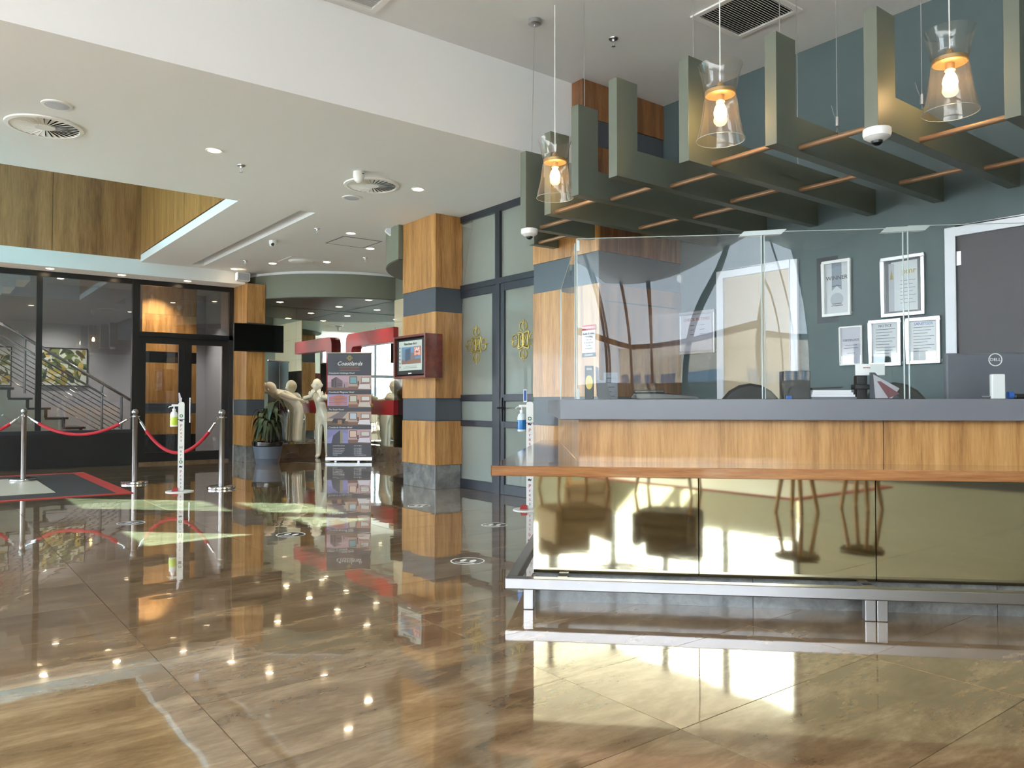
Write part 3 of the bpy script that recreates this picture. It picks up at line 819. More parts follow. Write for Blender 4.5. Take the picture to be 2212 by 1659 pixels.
# --- things on the counter and inside the desk
def flat(rgb):
    nm = 'flat_%d_%d_%d' % rgb
    if nm not in MATS: plain(nm, rgb, 0.45)
    return nm
def picture(name, parent, o, ex, ey, shapes, lift=0.0004, base=0.0005):
    """flat print: coloured polygons on one plane, each a hair above the last"""
    o, ex, ey = Vector(o), Vector(ex).normalized(), Vector(ey).normalized(); ez = ex.cross(ey)
    org = Vector(ORIGIN.get(parent.name, (0, 0, 0)))
    vs, fs, mi, mats = [], [], [], []
    for k, (poly, rgb) in enumerate(shapes):
        m = flat(rgb)
        if m not in mats: mats.append(m)
        b0 = len(vs)
        vs += [o + ex * p[0] + ey * p[1] + ez * (base + lift * k) - org for p in poly]
        fs.append(list(range(b0, len(vs)))); mi.append(mats.index(m))
    me = bpy.data.meshes.new(name); me.from_pydata([tuple(v) for v in vs], [], fs)
    for m in mats: me.materials.append(MATS[m])
    for p, i in zip(me.polygons, mi): p.material_index = i
    ob = bpy.data.objects.new(name, me); COL.objects.link(ob); ob.parent = parent
    ORIGIN[ob.name] = tuple(org)
    return ob
def R(x0, y0, x1, y1): return [(x0, y0), (x1, y0), (x1, y1), (x0, y1)]
EU, EV, EZ = Vector((1 / R2, -1 / R2, 0)), Vector((1 / R2, 1 / R2, 0)), Vector((0, 0, 1))
def at(px, py, v):          # pixel at depth v in the counter frame -> (u, z)
    p = onV(px, py, v); return p.x, p.z
ST = 1.1005
def slabbox(name, mat, px0, px1, pytop, v, dep, parent, z0=ST, bevel=0.003):
    u0, _ = at(px0, 860, v); u1, zt = at(px1, pytop, v)
    return cbox(name, mat, (u0, u1, v, v + dep, z0, zt), parent, bevel)

# award plaque (black with gold oval)
u0, z0 = at(1263, 790, 4.62); u1, _ = at(1282, 790, 4.62)
t = thing('award_plaque', 'narrow black plaque with gold oval badge standing on the counter', 'plaque', C((u0 + u1) / 2, 4.63, ST))
cbox('body', 'plastic_black', (u0, u1, 4.62, 4.65, ST, z0), t, 0.003)
MB(CF).prism([(math.cos(a) * 0.021, math.sin(a) * 0.042) for a in [i * PI / 12 for i in range(24)]], ((u0 + u1) / 2, 4.619, ST + 0.10), (1, 0, 0), (0, 0, 1), (0, -0.003, 0)).build('gold_badge', 'gold_decal', t)
text('2020', C((u0 + u1) / 2, 4.617, z0 - 0.02), EU, EZ, 0.016, 'white_print', t)
text('THE\nBEST', C((u0 + u1) / 2, 4.615, ST + 0.10), EU, EZ, 0.012, 'ink', t)
# leaning black tablets / menu holder
t = thing('menu_holder', 'black slanted menu holder leaning beside the plaque', 'holder', C(-0.03, 4.66, ST))
ua, _ = at(1288, 860, 4.6); ub, _ = at(1321, 860, 4.6)
MB(CF).prism([(ua + 0.012, 0.0), (ub, 0.0), (ub - 0.03, 0.11), (ua, 0.115)], (0, 4.60, ST), (1, 0, 0), (0, 0.12, 1), (0, 0.012, 0)).build('cover', 'plastic_black', t)
MB(CF).prism([(ua + 0.002, 0.02), (ua + 0.03, 0.0), (ua + 0.012, 0.19), (ua - 0.005, 0.195)], (0, 4.64, ST), (1, 0, 0), (0, 0.05, 1), (0, 0.006, 0)).build('card', 'plastic_grey', t)
# information sheet on a stand further back
ua, zt = at(1306, 805, 5.2)
t = thing('information_sheet', 'grey typed information sheet standing behind the plaque', 'sheet', C(0.08, 5.2, 0.741))
ua, zt = at(1304, 805, 5.2); ub, _ = at(1334, 805, 5.2)
cbox('board', 'plastic_grey', (ua, ub, 5.2, 5.21, 0.741, zt), t)
for k in range(6):
    cbox('text_line', 'plastic_black', (ua + 0.02, ub - 0.02 - 0.02 * (k % 2), 5.198, 5.2, zt - 0.04 - 0.03 * k, zt - 0.034 - 0.03 * k), t)
# telephone
u0, z0 = at(1358, 846, 4.62); u1, _ = at(1512, 846, 4.62)
t = thing('telephone', 'low black desk telephone behind the left screen', 'telephone', C((u0 + u1) / 2, 4.66, ST))
MB(CF).prism([(u0, 0), (u1, 0), (u1 - 0.02, 0.02), (u0 + 0.2, 0.035), (u0 + 0.03, 0.035)], (0, 4.6, ST), (1, 0, 0), (0, 0, 1), (0, 0.15, 0)).build('base', 'plastic_black', t, bevel=0.004)
cbox('handset', 'plastic_black', (u0 + 0.03, u0 + 0.21, 4.61, 4.66, ST + 0.036, ST + 0.055), t, 0.008)
cbox('keypad', 'plastic_grey', (u0 + 0.1, u0 + 0.18, 4.67, 4.73, ST + 0.0355, ST + 0.04), t)
# black file box with blue clip
t = thing('file_box', 'upright black file box with a blue clip on the counter', 'box', C(0.94, 4.66, ST))
slabbox('box_body', 'plastic_black', 1694, 1750, 801, 4.6, 0.13, t)
slabbox('clip', 'ink_blue', 1698, 1711, 855, 4.585, 0.014, t)
# papers and tray
u0, _ = at(1752, 860, 4.6); u1, _ = at(1848, 860, 4.6)
t = thing('paper_tray', 'stack of white papers in a low tray with black clipboard on top', 'papers', C((u0 + u1) / 2, 4.68, ST))
cbox('tray', 'plastic_grey', (u0, u1, 4.58, 4.76, ST, ST + 0.012), t)
for k in range(3):
    cbox('paper_stack', 'paper', (u0 + 0.004 * k, u1 - 0.006 - 0.01 * k, 4.585, 4.75, ST + 0.0125 + 0.013 * k, ST + 0.025 + 0.013 * k), t)
MB(CF).prism([(u0 + 0.01, 0), (u1 - 0.08, 0.008), (u1 - 0.06, 0.018), (u0 + 0.01, 0.012)], (0, 4.6, ST + 0.053), (1, 0, 0), (0, 0, 1), (0, 0.13, 0)).build('clipboard', 'plastic_black', t)
# card terminal with white header
u0, z0 = at(1848, 786, 4.64); u1, _ = at(1912, 786, 4.64); _, z1 = at(1848, 811, 4.64)
t = thing('card_terminal', 'black card machine with white header sign beside the papers', 'card machine', C((u0 + u1) / 2, 4.68, ST))
cbox('stand', 'plastic_black', (u0 + 0.012, u0 + 0.07, 4.66, 4.72, ST, z1), t, 0.004)
cbox('terminal', 'plastic_black', (u0 - 0.005, u0 + 0.08, 4.645, 4.72, ST + 0.055, ST + 0.085), t, 0.006)
cbox('header', 'plastic_white', (u0, u1, 4.64, 4.655, z1, z0), t, 0.004)
text('service', C(u0 + 0.06, 4.638, (z0 + z1) / 2 + 0.012), EU, EZ, 0.014, 'ink_red', t)
# brochure holder of clear acrylic with leaflet
u0, z0 = at(1880, 768, 4.58); u1, _ = at(2000, 860, 4.58)
t = thing('brochure_holder', 'clear brochure holder with a dark printed leaflet on the counter', 'holder', C((u0 + u1) / 2, 4.62, ST))
MB(CF).prism([(u0, 0), (u1, 0), (u1 - 0.05, 0.06), (u0 + 0.1, 0.24), (u0, 0.24)], (0, 4.58, ST), (1, 0, 0), (0, 0, 1), (0, 0.004, 0)).build('sleeve', 'acrylic', t)
picture('leaflet', t, C(u0, 4.60, ST), EU, EZ, [([(0.0, 0.005), (0.16, 0.005), (0.03, 0.15), (0, 0.15)], (54, 58, 72)), ([(0.03, 0.005), (0.12, 0.005), (0.16, 0.06), (0.02, 0.14)], (186, 178, 186)), ([(0.1, 0.005), (0.16, 0.03), (0.06, 0.1), (0.04, 0.1)], (120, 60, 66))])
# monitor seen from behind
u0, z0 = at(2043, 763, 4.95); u1 = u0 + 0.53
t = thing('monitor', 'dark grey computer monitor seen from behind with round logo', 'monitor', C((u0 + u1) / 2, 5.0, 0.741))
cbox('back_cover', 'plastic_grey', (u0, u1, 4.95, 4.99, z0 - 0.33, z0), t, 0.012)
cbox('stand_neck', 'plastic_grey', ((u0 + u1) / 2 - 0.04, (u0 + u1) / 2 + 0.04, 4.99, 5.02, 0.755, z0 - 0.1), t)
cbox('stand_base', 'plastic_grey', ((u0 + u1) / 2 - 0.12, (u0 + u1) / 2 + 0.12, 4.93, 5.1, 0.741, 0.755), t)
uc, zc = at(2150, 777, 4.95)
MB(CF).tube([(uc + 0.036 * math.cos(a), 4.949, zc + 0.036 * math.sin(a)) for a in [i * PI / 12 for i in range(24)]], 0.003, 6, closed=True).build('logo_ring', 'white_print', t)
text('DELL', C(uc, 4.948, zc), EU, EZ, 0.027, 'white_print', t, ext=0.001)
# white pocket device on a stand
u0, z0 = at(2142, 808, 4.6); u1, _ = at(2172, 808, 4.6)
t = thing('white_device', 'small white upright device with rounded edges at the counter edge', 'device', C((u0 + u1) / 2, 4.62, ST))
cbox('case', 'plastic_white', (u0, u1, 4.6, 4.63, ST, z0), t, 0.006)
MB(CF).tube([(u0 - 0.045, 4.615, ST + 0.012), (u0, 4.615, ST + 0.012)], 0.006, 8).build('plug', 'aluminium', t)
t = thing('tape_roll', 'blue tape roll lying beside the white device', 'tape', C(u1 + 0.03, 4.62, ST))
MB(CF).tube([(u1 + 0.02, 4.62, ST + 0.022), (u1 + 0.045, 4.62, ST + 0.022)], 0.021, 14).build('roll', 'ink_blue', t, True)
t = thing('phone_handset', 'dark phone handset lying by the blue tape', 'handset', C(u1 + 0.14, 4.66, ST))
cbox('body', 'plastic_black', (u1 + 0.06, u1 + 0.26, 4.63, 4.68, ST, ST + 0.03), t, 0.01)
# two high-back office chairs inside the desk
def office_chair(label, u, v):
    t = thing('office_chair', label, 'chair', C(u, v, 0), 'office chairs behind the desk')
    pts = [(0.27 * math.cos(a), 0.26 * math.sin(a) * (1.2 if math.sin(a) > 0 else 1)) for a in [i * PI / 10 for i in range(20)]]
    MB(CF).prism(pts, (u, v, 0.92), (1, 0, 0), (0, 0.1, 1), (0, 0.07, 0)).build('backrest', 'seat_black', t, True, 0.02)
    cbox('seat', 'seat_black', (u - 0.25, u + 0.25, v - 0.02 - 0.45, v - 0.03, 0.45, 0.53), t, 0.03)
    MB(CF).tube([(u, v - 0.25, 0.06), (u, v - 0.25, 0.45)], 0.03, 10).build('column', 'chrome', t, True)
    for k in range(5):
        a = 2 * PI * k / 5
        MB(CF).tube([(u, v - 0.25, 0.08), (u + 0.28 * math.cos(a), v - 0.25 + 0.28 * math.sin(a), 0.04)], 0.022, 6).build('base_arm', 'plastic_black', t)
    MB(CF).tube([(u, v - 0.05, 0.5), (u, v + 0.07, 0.55), (u, v + 0.08, 0.9)], 0.025, 6).build('back_support', 'plastic_black', t)
    return t
office_chair('black rounded office chair behind the file box', 1.05, 6.2)
office_chair('black rounded office chair behind the brochure holder', 2.05, 6.0)

# ================================================================ ON THE GREEN WALL
XN = Vector((0, -1, 0))            # wall right direction seen from the lobby
def frame_on_wall(label, px0, px1, py0, py1, depth, fw, fmat, paper, lines, title=None, tmat='ink', group='framed certificates', tsz=0.05):
    a, b_ = onX(px0, py0, GX - 0.02), onX(px1, py1, GX - 0.02)
    ya, yb, zt, zb = a.y, b_.y, a.z, b_.z
    t = thing('framed_certificate', label, 'frame', (GX, (ya + yb) / 2, zb), group)
    m = MB()
    x0, x1 = GX - depth, GX - 0.001
    m.box(x0, x1, yb, ya, zt - fw, zt).box(x0, x1, yb, ya, zb, zb + fw).box(x0, x1, yb, yb + fw, zb + fw, zt - fw).box(x0, x1, ya - fw, ya, zb + fw, zt - fw)
    m.build('frame', fmat, t, bevel=0.005)
    box('sheet', paper, (GX - 0.008, GX - 0.002, yb + fw, ya - fw, zb + fw, zt - fw), t)
    W, H = ya - yb - 2 * fw, zt - zb - 2 * fw
    if title:
        text(title, (GX - 0.009, (ya + yb) / 2, zt - fw - H * title_pos), XN, EZ, tsz, tmat, t)
    for q in lines:
        MB().box(GX - 0.0095, GX - 0.008, ya - fw - W * q[1], ya - fw - W * q[0], zt - fw - H * q[2] - H * 0.012, zt - fw - H * q[2]).build('text_line', 'ink', t)
    box('glazing', 'glass_clear', (GX - 0.014, GX - 0.013, yb + fw, ya - fw, zb + fw, zt - fw), t)
    return t, ya, yb, zt, zb
title_pos = 0.30
t, ya, yb, zt, zb = frame_on_wall('white framed award sheet with grey ribbon and winner heading', 1775, 1838, 566, 680, 0.03, 0.025, 'plastic_white', 'paper', [(0.3, 0.7, 0.45), (0.3, 0.7, 0.8), (0.25, 0.75, 0.84)], 'WINNER', tsz=0.05)
picture('ribbon', t, (GX - 0.0085, (ya + yb) / 2, (zt + zb) / 2), XN, EZ, [([(-0.045, 0.24), (0.045, 0.24), (0.045, -0.02), (0, 0.02), (-0.045, -0.02)], (150, 156, 172)), ([(0.06 * math.cos(a), -0.1 + 0.06 * math.sin(a)) for a in [i * PI / 8 for i in range(16)]], (186, 188, 196))], base=0.0002)
tb = thing('dark_backboard', 'dark display board behind the white framed award', 'board', (GX, ya, zb - 0.03))
box('board', 'frame_dark', (GX - 0.0009, GX - 0.0002, ya - 0.14, ya + 0.06, zb - 0.05, zt + 0.04), tb)
title_pos = 0.2
t, ya, yb, zt, zb = frame_on_wall('silver framed award certificate with gold heading, largest on the green wall', 1902, 1998, 558, 679, 0.03, 0.03, 'aluminium', 'plastic_grey', [], None)
W = ya - yb
picture('certificate', t, (GX - 0.0082, (ya + yb) / 2, (zt + zb) / 2), XN, EZ, [(R(-W * 0.27, -0.2, W * 0.33, 0.2), (222, 222, 226)), (R(-W * 0.33, -0.2, -W * 0.2, 0.19), (186, 186, 196)), ([(-W * 0.3, 0.06), (-W * 0.22, 0.06), (-W * 0.26, 0.14)], (170, 146, 70))] + [(R(-0.02, 0.04 - 0.03 * k, 0.1 - 0.02 * (k % 2), 0.044 - 0.03 * k), (120, 120, 130)) for k in range(7)], base=0.0002)
text('pmr', (GX - 0.012, (ya + yb) / 2 - 0.05, zt - 0.13), XN, EZ, 0.07, 'gold_decal', t)
title_pos = 0.08
lines = [(0.12, 0.9 - 0.12 * (k % 3), 0.16 + 0.075 * k) for k in range(9)]
frame_on_wall('silver snap frame with typed letter beside the charcoal door', 1956, 2032, 687, 785, 0.03, 0.03, 'aluminium', 'paper', lines, 'SANITISER', 'ink_blue', tsz=0.032)
frame_on_wall('silver snap frame with typed notice left of the typed letter', 1876, 1947, 692, 790, 0.03, 0.03, 'aluminium', 'paper', lines, 'NOTICE', tsz=0.03)
title_pos = 0.35
frame_on_wall('pale certificate sheet in thin white frame below the winner award', 1812, 1862, 706, 788, 0.02, 0.012, 'plastic_white', 'paper_lilac', [(0.2, 0.8, 0.48), (0.15, 0.85, 0.56), (0.3, 0.7, 0.7)], 'CERTIFICATE', tsz=0.025)
title_pos = 0.15
frame_on_wall('silver framed price notice with red heading near the wood column', 1464, 1544, 676, 762, 0.03, 0.03, 'aluminium', 'paper_lilac', [(0.3, 0.42, 0.3), (0.6, 0.75, 0.3), (0.3, 0.42, 0.42), (0.6, 0.75, 0.42), (0.3, 0.42, 0.54), (0.6, 0.75, 0.54)], 'CHECK IN TIMES', 'ink_red', tsz=0.045)
# wall dome camera
p = onX(1463, 604, GX)
t = thing('wall_camera', 'white dome security camera on the green wall by the column', 'camera', (GX, p.y, p.z), 'security cameras')
M = Matrix.Translation((GX, p.y, p.z)) @ Matrix.Rotation(math.radians(-90), 4, 'Y')
MB(M).lathe([(0.06, 0.0005), (0.06, 0.03), (0.05, 0.055), (0.035, 0.06)], n=20).build('housing', 'plastic_white', t, True)
MB(M).lathe([(0.034, 0.055), (0.03, 0.075), (0.015, 0.088), (0, 0.09)], n=16).build('lens_dome', 'plastic_black', t, True)
# warning notice on the wood column
p0, p1 = onX(1258, 704, 5.119), onX(1287, 770, 5.119)
t = thing('warning_notice', 'small printed warning notice fixed to the wood column', 'sign', (5.119, (p0.y + p1.y) / 2, p1.z))
W, H = p0.y - p1.y, p0.z - p1.z
box('plate', 'paper', (5.114, 5.1195, p1.y, p0.y, p1.z, p0.z), t)
box('red_header', 'ink_red', (5.1132, 5.114, p1.y, p0.y, p0.z - H * 0.16, p0.z), t)
box('dark_footer', 'print_dark', (5.1132, 5.114, p1.y, p0.y, p1.z, p1.z + H * 0.13), t)
yc = (p0.y + p1.y) / 2
text('WARNING!', (5.1128, yc, p0.z - H * 0.08), XN, EZ, 0.036, 'white_print', t)
text('Audio & video\nrecording\nmay be\nin progress\nat this\nreception', (5.1136, yc, p0.z - H * 0.5), XN, EZ, 0.028, 'ink', t)
text('Coastlands', (5.1128, yc, p1.z + H * 0.065), XN, EZ, 0.026, 'white_print', t, shear=0.3)

# ================================================================ OLIVE FINS OVER THE DESK
ZB = 2.64
fr = [(2170, 258), (1867, 280), (1653, 317), (1467, 353), (1315, 385), (1234, 425), (1176, 465), (1124, 494), (1143, 530), (1178, 561)]
words = ['nearest the right edge', 'carrying the right dome camera', 'third from the right', 'left of the middle pendant', 'reaching furthest forward', 'right of the left pendant', 'behind the left pendant', 'carrying the left dome camera', 'tucked behind the leftmost one', 'lowest, against the glazed office']
FIN = []
for k, q in enumerate(fr):
    p = onZ(q[0], q[1], ZB)
    x1 = GX - 0.001 if p.y < 5.3 else (5.119 if p.y < 6.3 else OFX - 0.045)
    t = thing('ceiling_fin', 'L-shaped olive painted fin over the desk, ' + words[k], 'fin', (p.x, p.y - 0.04, ZB), 'olive fins over the reception desk')
    top = 3.325
    if x1 - p.x < 0.25: poly = [(p.x, ZB), (x1, ZB), (x1, top), (p.x, top)]
    else: poly = [(p.x, ZB), (x1, ZB), (x1, 2.85), (p.x + 0.205, 2.85), (p.x + 0.205, top), (p.x, top)]
    MB().prism(poly, (0, p.y - 0.08, 0), (1, 0, 0), (0, 0, 1), (0, 0.08, 0)).build('fin_board', 'paint_olive', t, bevel=0.002)
    FIN.append((p.x, p.y, x1, t))
def rod(k, x, z=2.662):
    y0, y1 = FIN[k][1] - 0.0801, FIN[k - 1][1] + 0.0001
    t = thing('copper_rod', '%s copper rod right of the fin %s' % ('front' if x < 4.9 else 'rear', words[k]), 'rod', (x, (y0 + y1) / 2, z), 'copper rods between the fins, ' + ('front' if x < 4.9 else 'rear'))
    MB().tube([(x, y0, z), (x, y1, z)], 0.017, 10).build('bar', 'copper_rod', t, True)
for k, x in ((1, 4.78), (2, 4.33), (3, 4.17), (4, 4.355), (5, 4.266), (6, 4.19), (7, 4.45), (8, 4.87)):
    rod(k, x)
for k, x in ((2, 5.6), (3, 5.19), (4, 5.06), (5, 5.24), (6, 5.185), (7, 5.1), (1, 5.7)):
    if x < FIN[k][2] - 0.05: rod(k, x)
# suspension cables from the high ceiling to the fins
def cable(px, k, xoff, clip=False, canopy=None):
    x = FIN[k][0] + xoff; y = FIN[k][1] - 0.04
    zt = 3.325 if xoff < 0.2 else 2.85
    top = Vector((x, y, Z2)) if canopy is None else canopy
    t = thing('suspension_cable', 'steel cable to the %s of the fin %s' % ('upright' if xoff < 0.2 else 'arm', words[k]), 'cable', (x, y, zt), 'fin suspension cables')
    MB().tube([top, (x, y, zt + (0.1 if clip else 0))], 0.0028, 6).build('wire', 'aluminium', t)
    if clip:
        MB().tube([(x, y, zt + 0.07), (x, y, zt + 0.13)], 0.012, 8).build('clip', 'aluminium', t, True)
        MB().tube([(x, y, zt + 0.1), (x, y + 0.025, zt + 0.16), (x, y + 0.04, zt + 0.22)], 0.002, 5).build('wire_tail', 'aluminium', t)
        MB().tube([(x, y - 0.008, zt), (x, y, zt + 0.07), (x, y + 0.008, zt)], 0.002, 5).build('wire_loop', 'aluminium', t)
    if canopy is not None:
        MB().lathe([(0.055, 0), (0.055, -0.035), (0.045, -0.042), (0.008, -0.042), (0.008, -0.06)], tuple(canopy), 20).build('ceiling_rose', 'aluminium', t, True)
cable(0, 7, 0.1, canopy=Vector((4.02, 4.931, Z2)))
cable(0, 5, 0.1); cable(0, 3, 1.3); cable(0, 3, 0.1)
cable(0, 2, 0.75, True); cable(0, 1, 0.62, True); cable(0, 2, 0.1)
# pendant lamps
def pendant(x, y, zt, label):
    t = thing('pendant_lamp', label, 'lamp', (x, y, zt - 0.465), 'glass pendant lamps over the desk')
    z0 = zt - 0.465
    th = 0.0025
    prof = [(0.147, 0.0), (0.137, 0.05), (0.118, 0.13), (0.106, 0.22), (0.102, 0.262), (0.092, 0.278), (0.085, 0.285)]
    sh = MB().lathe([(r, z) for r, z in prof] + [(max(r - th, 0.01), z) for r, z in prof[::-1]], (x, y, z0), 36, closed=True).build('lower_shade', 'glass_shade', t, True)
    prof2 = [(0.085, 0.3), (0.098, 0.312), (0.105, 0.34), (0.113, 0.39), (0.128, 0.44), (0.137, 0.465)]
    MB().lathe([(r, z) for r, z in prof2] + [(r - th, z) for r, z in prof2[::-1]], (x, y, z0), 36, closed=True).build('upper_shade', 'glass_shade', t, True)
    MB().tube([(x + 0.147 * math.cos(a), y + 0.147 * math.sin(a), z0) for a in [i * PI / 18 for i in range(36)]], 0.0022, 5, closed=True).build('shade_rim', 'acrylic_edge', sh)
    MB().lathe([(0.09, 0.280), (0.094, 0.284), (0.094, 0.302), (0.09, 0.306), (0.02, 0.306), (0.02, 0.280)], (x, y, z0), 28, closed=True).build('brass_ring', 'brass_satin', t, True)
    MB().lathe([(0.022, 0.306), (0.022, 0.345), (0.014, 0.36), (0.006, 0.365)], (x, y, z0), 14).lathe([(0.024, 0.245), (0.024, 0.28)], (x, y, z0), 14).build('lamp_holder', 'brass_satin', t, True)
    bl = MB().lathe([(0.0, 0.122), (0.022, 0.126), (0.036, 0.148), (0.040, 0.172), (0.034, 0.2), (0.02, 0.228), (0.015, 0.246)], (x, y, z0), 18).build('bulb', 'filament', t, True)
    MB().tube([(x, y, zt - 0.1), (x, y, Z2)], 0.0038, 6).build('cord', 'plastic_white', t)
    if y < 4: MB().lathe([(0.05, 0), (0.05, -0.03), (0.006, -0.035)], (x, y, Z2), 18).build('ceiling_rose', 'aluminium', t, True)
    l = bpy.data.lights.new('bulb_light', 'POINT'); l.energy = 3.5; l.color = (1.0, 0.72, 0.42); l.shadow_soft_size = 0.03
    lo = bpy.data.objects.new('bulb_light', l); COL.objects.link(lo); lo.parent = t; lo.location = (0, 0, 0.165)
pendant(3.999, 4.65, 3.17, 'glass pendant lamp hanging nearest the office glazing')
pendant(3.93, 3.0, 3.17, 'glass pendant lamp hanging in the middle of the three')
pendant(4.63, 1.95, 3.19, 'glass pendant lamp hanging nearest the right edge')
def dome_camera(label, p, r, parent_dir=-1):
    t = thing('dome_camera', label, 'camera', p, 'security cameras')
    MB().lathe([(r, 0.0), (r * 1.02, -r * 0.35), (r * 0.96, -r * 0.6), (r * 0.6, -r * 0.85), (r * 0.42, -r * 0.88)], tuple(p), 24).build('housing', 'plastic_white', t, True)
    MB().lathe([(r * 0.42, -r * 0.8), (r * 0.38, -r * 1.05), (r * 0.2, -r * 1.2), (0, -r * 1.24)], (p[0], p[1], p[2]), 18).build('lens_dome', 'plastic_black', t, True)
dome_camera('white dome camera under the front of the fin by the right pendant', (FIN[1][0] + 0.055, FIN[1][1] - 0.045, ZB - 0.0005), 0.075)
dome_camera('white dome camera under the leftmost olive fin', (FIN[7][0] + 0.08, FIN[7][1] - 0.03, ZB - 0.0005), 0.075)

# ================================================================ CEILING FITTINGS
def downlight(p, label, group, energy=14, r=0.062, spot=True, lens=True):
    t = thing('downlight', label, 'downlight', p, group)
    MB().lathe([(r * 1.25, 0.0), (r * 1.22, -0.006), (r, -0.004), (r * 0.95, 0.0)], tuple(p), 20).build('trim_ring', 'plastic_white', t, True)
    MB().lathe([(r * 0.92, -0.003), (r * 0.5, -0.009), (0, -0.011)], tuple(p), 16).build('lens', 'lamp_lens', t, True)
    if spot:
        l = bpy.data.lights.new('lamp', 'SPOT'); l.energy = energy * 0.6; l.color = (1.0, 0.87, 0.70)
        l.spot_size = math.radians(95); l.spot_blend = 0.7; l.shadow_soft_size = 0.04
        o = bpy.data.objects.new('lamp', l); COL.objects.link(o); o.parent = t; o.location = (0, 0, -0.02)
    return t
def px_down(px, py, z, label, group, **k):
    p = onZ(px, py, z); return downlight((p.x, p.y, z), label, group, **k)
px_down(463, 325, Z1, 'lit downlight in the low soffit between the two round diffusers', 'downlights in the low soffit', energy=30)
px_down(903, 409, Z1, 'lit downlight in the low soffit near the wood column', 'downlights in the low soffit', energy=30)
for (px, py), w in zip(((758, 504), (800, 537), (706, 566), (589, 569), (507, 581)), ('beside the access hatch corner nearest the soffit', 'between the access hatch and the round green drop', 'right of the square ceiling panel', 'left of the square ceiling panel', 'above the small wall speaker')):
    px_down(px, py, Z3, 'lit downlight in the far low ceiling, ' + w, 'downlights in the far low ceiling', energy=45)
for px, py, w in ((108, 580, 'leftmost'), (263, 594, 'middle one'), (405, 607, 'over the glass door')):
    px_down(px, py, 3.24, 'small downlight under the bulkhead over the screen, ' + w, 'downlights under the bulkhead', energy=18)
for x, y, w in ((5.42, 14.25, 'next to the wood column'), (6.62, 12.98, 'over the right end of the banner'), (6.62, 14.25, 'deep in the mirrored corner')):
    downlight((x, y, Z5), 'lit downlight in the dark drop ceiling, ' + w, 'downlights over the mirrored corner', energy=60)
downlight((6.3, 9.9, Z5), 'downlight in the drop ceiling behind the wood column', 'downlights over the mirrored corner', energy=20)
for x, y, w in ((0.6, 16.4, 'over the upper steps'), (2.2, 17.3, 'in front of the leaf painting'), (3.6, 15.6, 'just behind the double door'), (4.4, 17.2, 'at the far end by the end wall')):
    downlight((x, y, 3.5), 'small downlight in the stair hall ceiling ' + w, 'stair hall downlights', energy=420)
for x, y, w in ((6.4, 7.9, 'behind the fixed leaf'), (6.4, 6.7, 'behind the door')):
    downlight((x, y, Z1 - 0.0005), 'downlight inside the glazed office ' + w, 'office downlights', energy=26)

def diffuser(px, py, label, r=0.30):
    p = onZ(px, py, Z1); c = (p.x, p.y, Z1)
    t = thing('air_diffuser', label, 'air vent', c, 'round swirl diffusers')
    MB().lathe([(r, 0.0), (r * 0.99, -0.012), (r * 0.88, -0.016), (r * 0.86, -0.006), (r * 0.86, 0.0)], c, 40).build('rim', 'plastic_white', t, True)
    MB().lathe([(r * 0.86, -0.0006), (0, -0.0006)], c, 32).build('dark_throat', 'plastic_grey', t)
    n = 30
    M = Matrix.Translation(c)
    me = MB().add([(r * 0.26, -0.0, -0.012), (r * 0.86, -0.004, -0.012), (r * 0.86, 0.040, -0.003), (r * 0.26, 0.014, -0.003),
                   (r * 0.26, 0.0, -0.014), (r * 0.86, -0.004, -0.014), (r * 0.86, 0.040, -0.005), (r * 0.26, 0.014, -0.005)],
                  [(0, 1, 2, 3), (7, 6, 5, 4), (0, 4, 5, 1), (1, 5, 6, 2), (2, 6, 7, 3), (3, 7, 4, 0)]).mesh('vane', 'plastic_white')
    for k in range(n):
        o = bpy.data.objects.new('vane', me); COL.objects.link(o); o.parent = t; o.rotation_euler = (0, 0, 2 * PI * k / n)
    MB().lathe([(r * 0.27, -0.003), (r * 0.26, -0.013), (0, -0.016)], c, 24).build('hub', 'plastic_white', t, True)
diffuser(97, 273, 'large round swirl diffuser in the soffit at far left')
diffuser(803, 400, 'round swirl diffuser in the soffit near the wood column')
def speaker_disc(px, py, label):
    p = onZ(px, py, Z1); c = (p.x, p.y, Z1)
    t = thing('ceiling_speaker', label, 'speaker', c, 'round ceiling speakers')
    MB().lathe([(0.112, 0.0), (0.11, -0.008), (0.095, -0.01)], c, 28).build('rim', 'plastic_white', t, True)
    MB().lathe([(0.095, -0.0095), (0.05, -0.013), (0, -0.014)], c, 28).build('grille', 'plastic_speaker', t, True)
plain('plastic_speaker', (190, 194, 204), 0.6, bump=0.4, bscale=600)
speaker_disc(123, 226, 'round flat ceiling speaker above the left diffuser')
speaker_disc(760, 427, 'round flat ceiling speaker below the right diffuser')
def sprinkler(px, py, z, label, s=1.0):
    p = onZ(px, py, z); c = (p.x, p.y, z)
    t = thing('sprinkler_head', label, 'sprinkler', c, 'ceiling sprinklers')
    MB().lathe([(0.042 * s, 0), (0.04 * s, -0.008), (0.015 * s, -0.012), (0.012 * s, -0.03)], c, 18).build('escutcheon', 'aluminium', t, True)
    for a in (0.010, -0.010):
        MB().tube([(c[0] + a * s, c[1], z - 0.028), (c[0] + a * 1.3 * s, c[1], z - 0.05), (c[0], c[1], z - 0.07)], 0.003 * s, 6).build('yoke_arm', 'aluminium', t)
    MB().lathe([(0.016 * s, -0.068), (0.016 * s, -0.072), (0, -0.073)], c, 14).build('deflector', 'aluminium', t)
sprinkler(1325, 83, Z2, 'sprinkler head in the high ceiling above the fins')
sprinkler(521, 357, Z1, 'sprinkler head in the low soffit right of a downlight')
for (px, py), w in zip(((685, 494), (789, 557), (530, 563)), ('nearest the soffit', 'beside the near green drop', 'above the small wall speaker')):
    sprinkler(px, py, Z3, 'sprinkler head in the far low ceiling, ' + w)
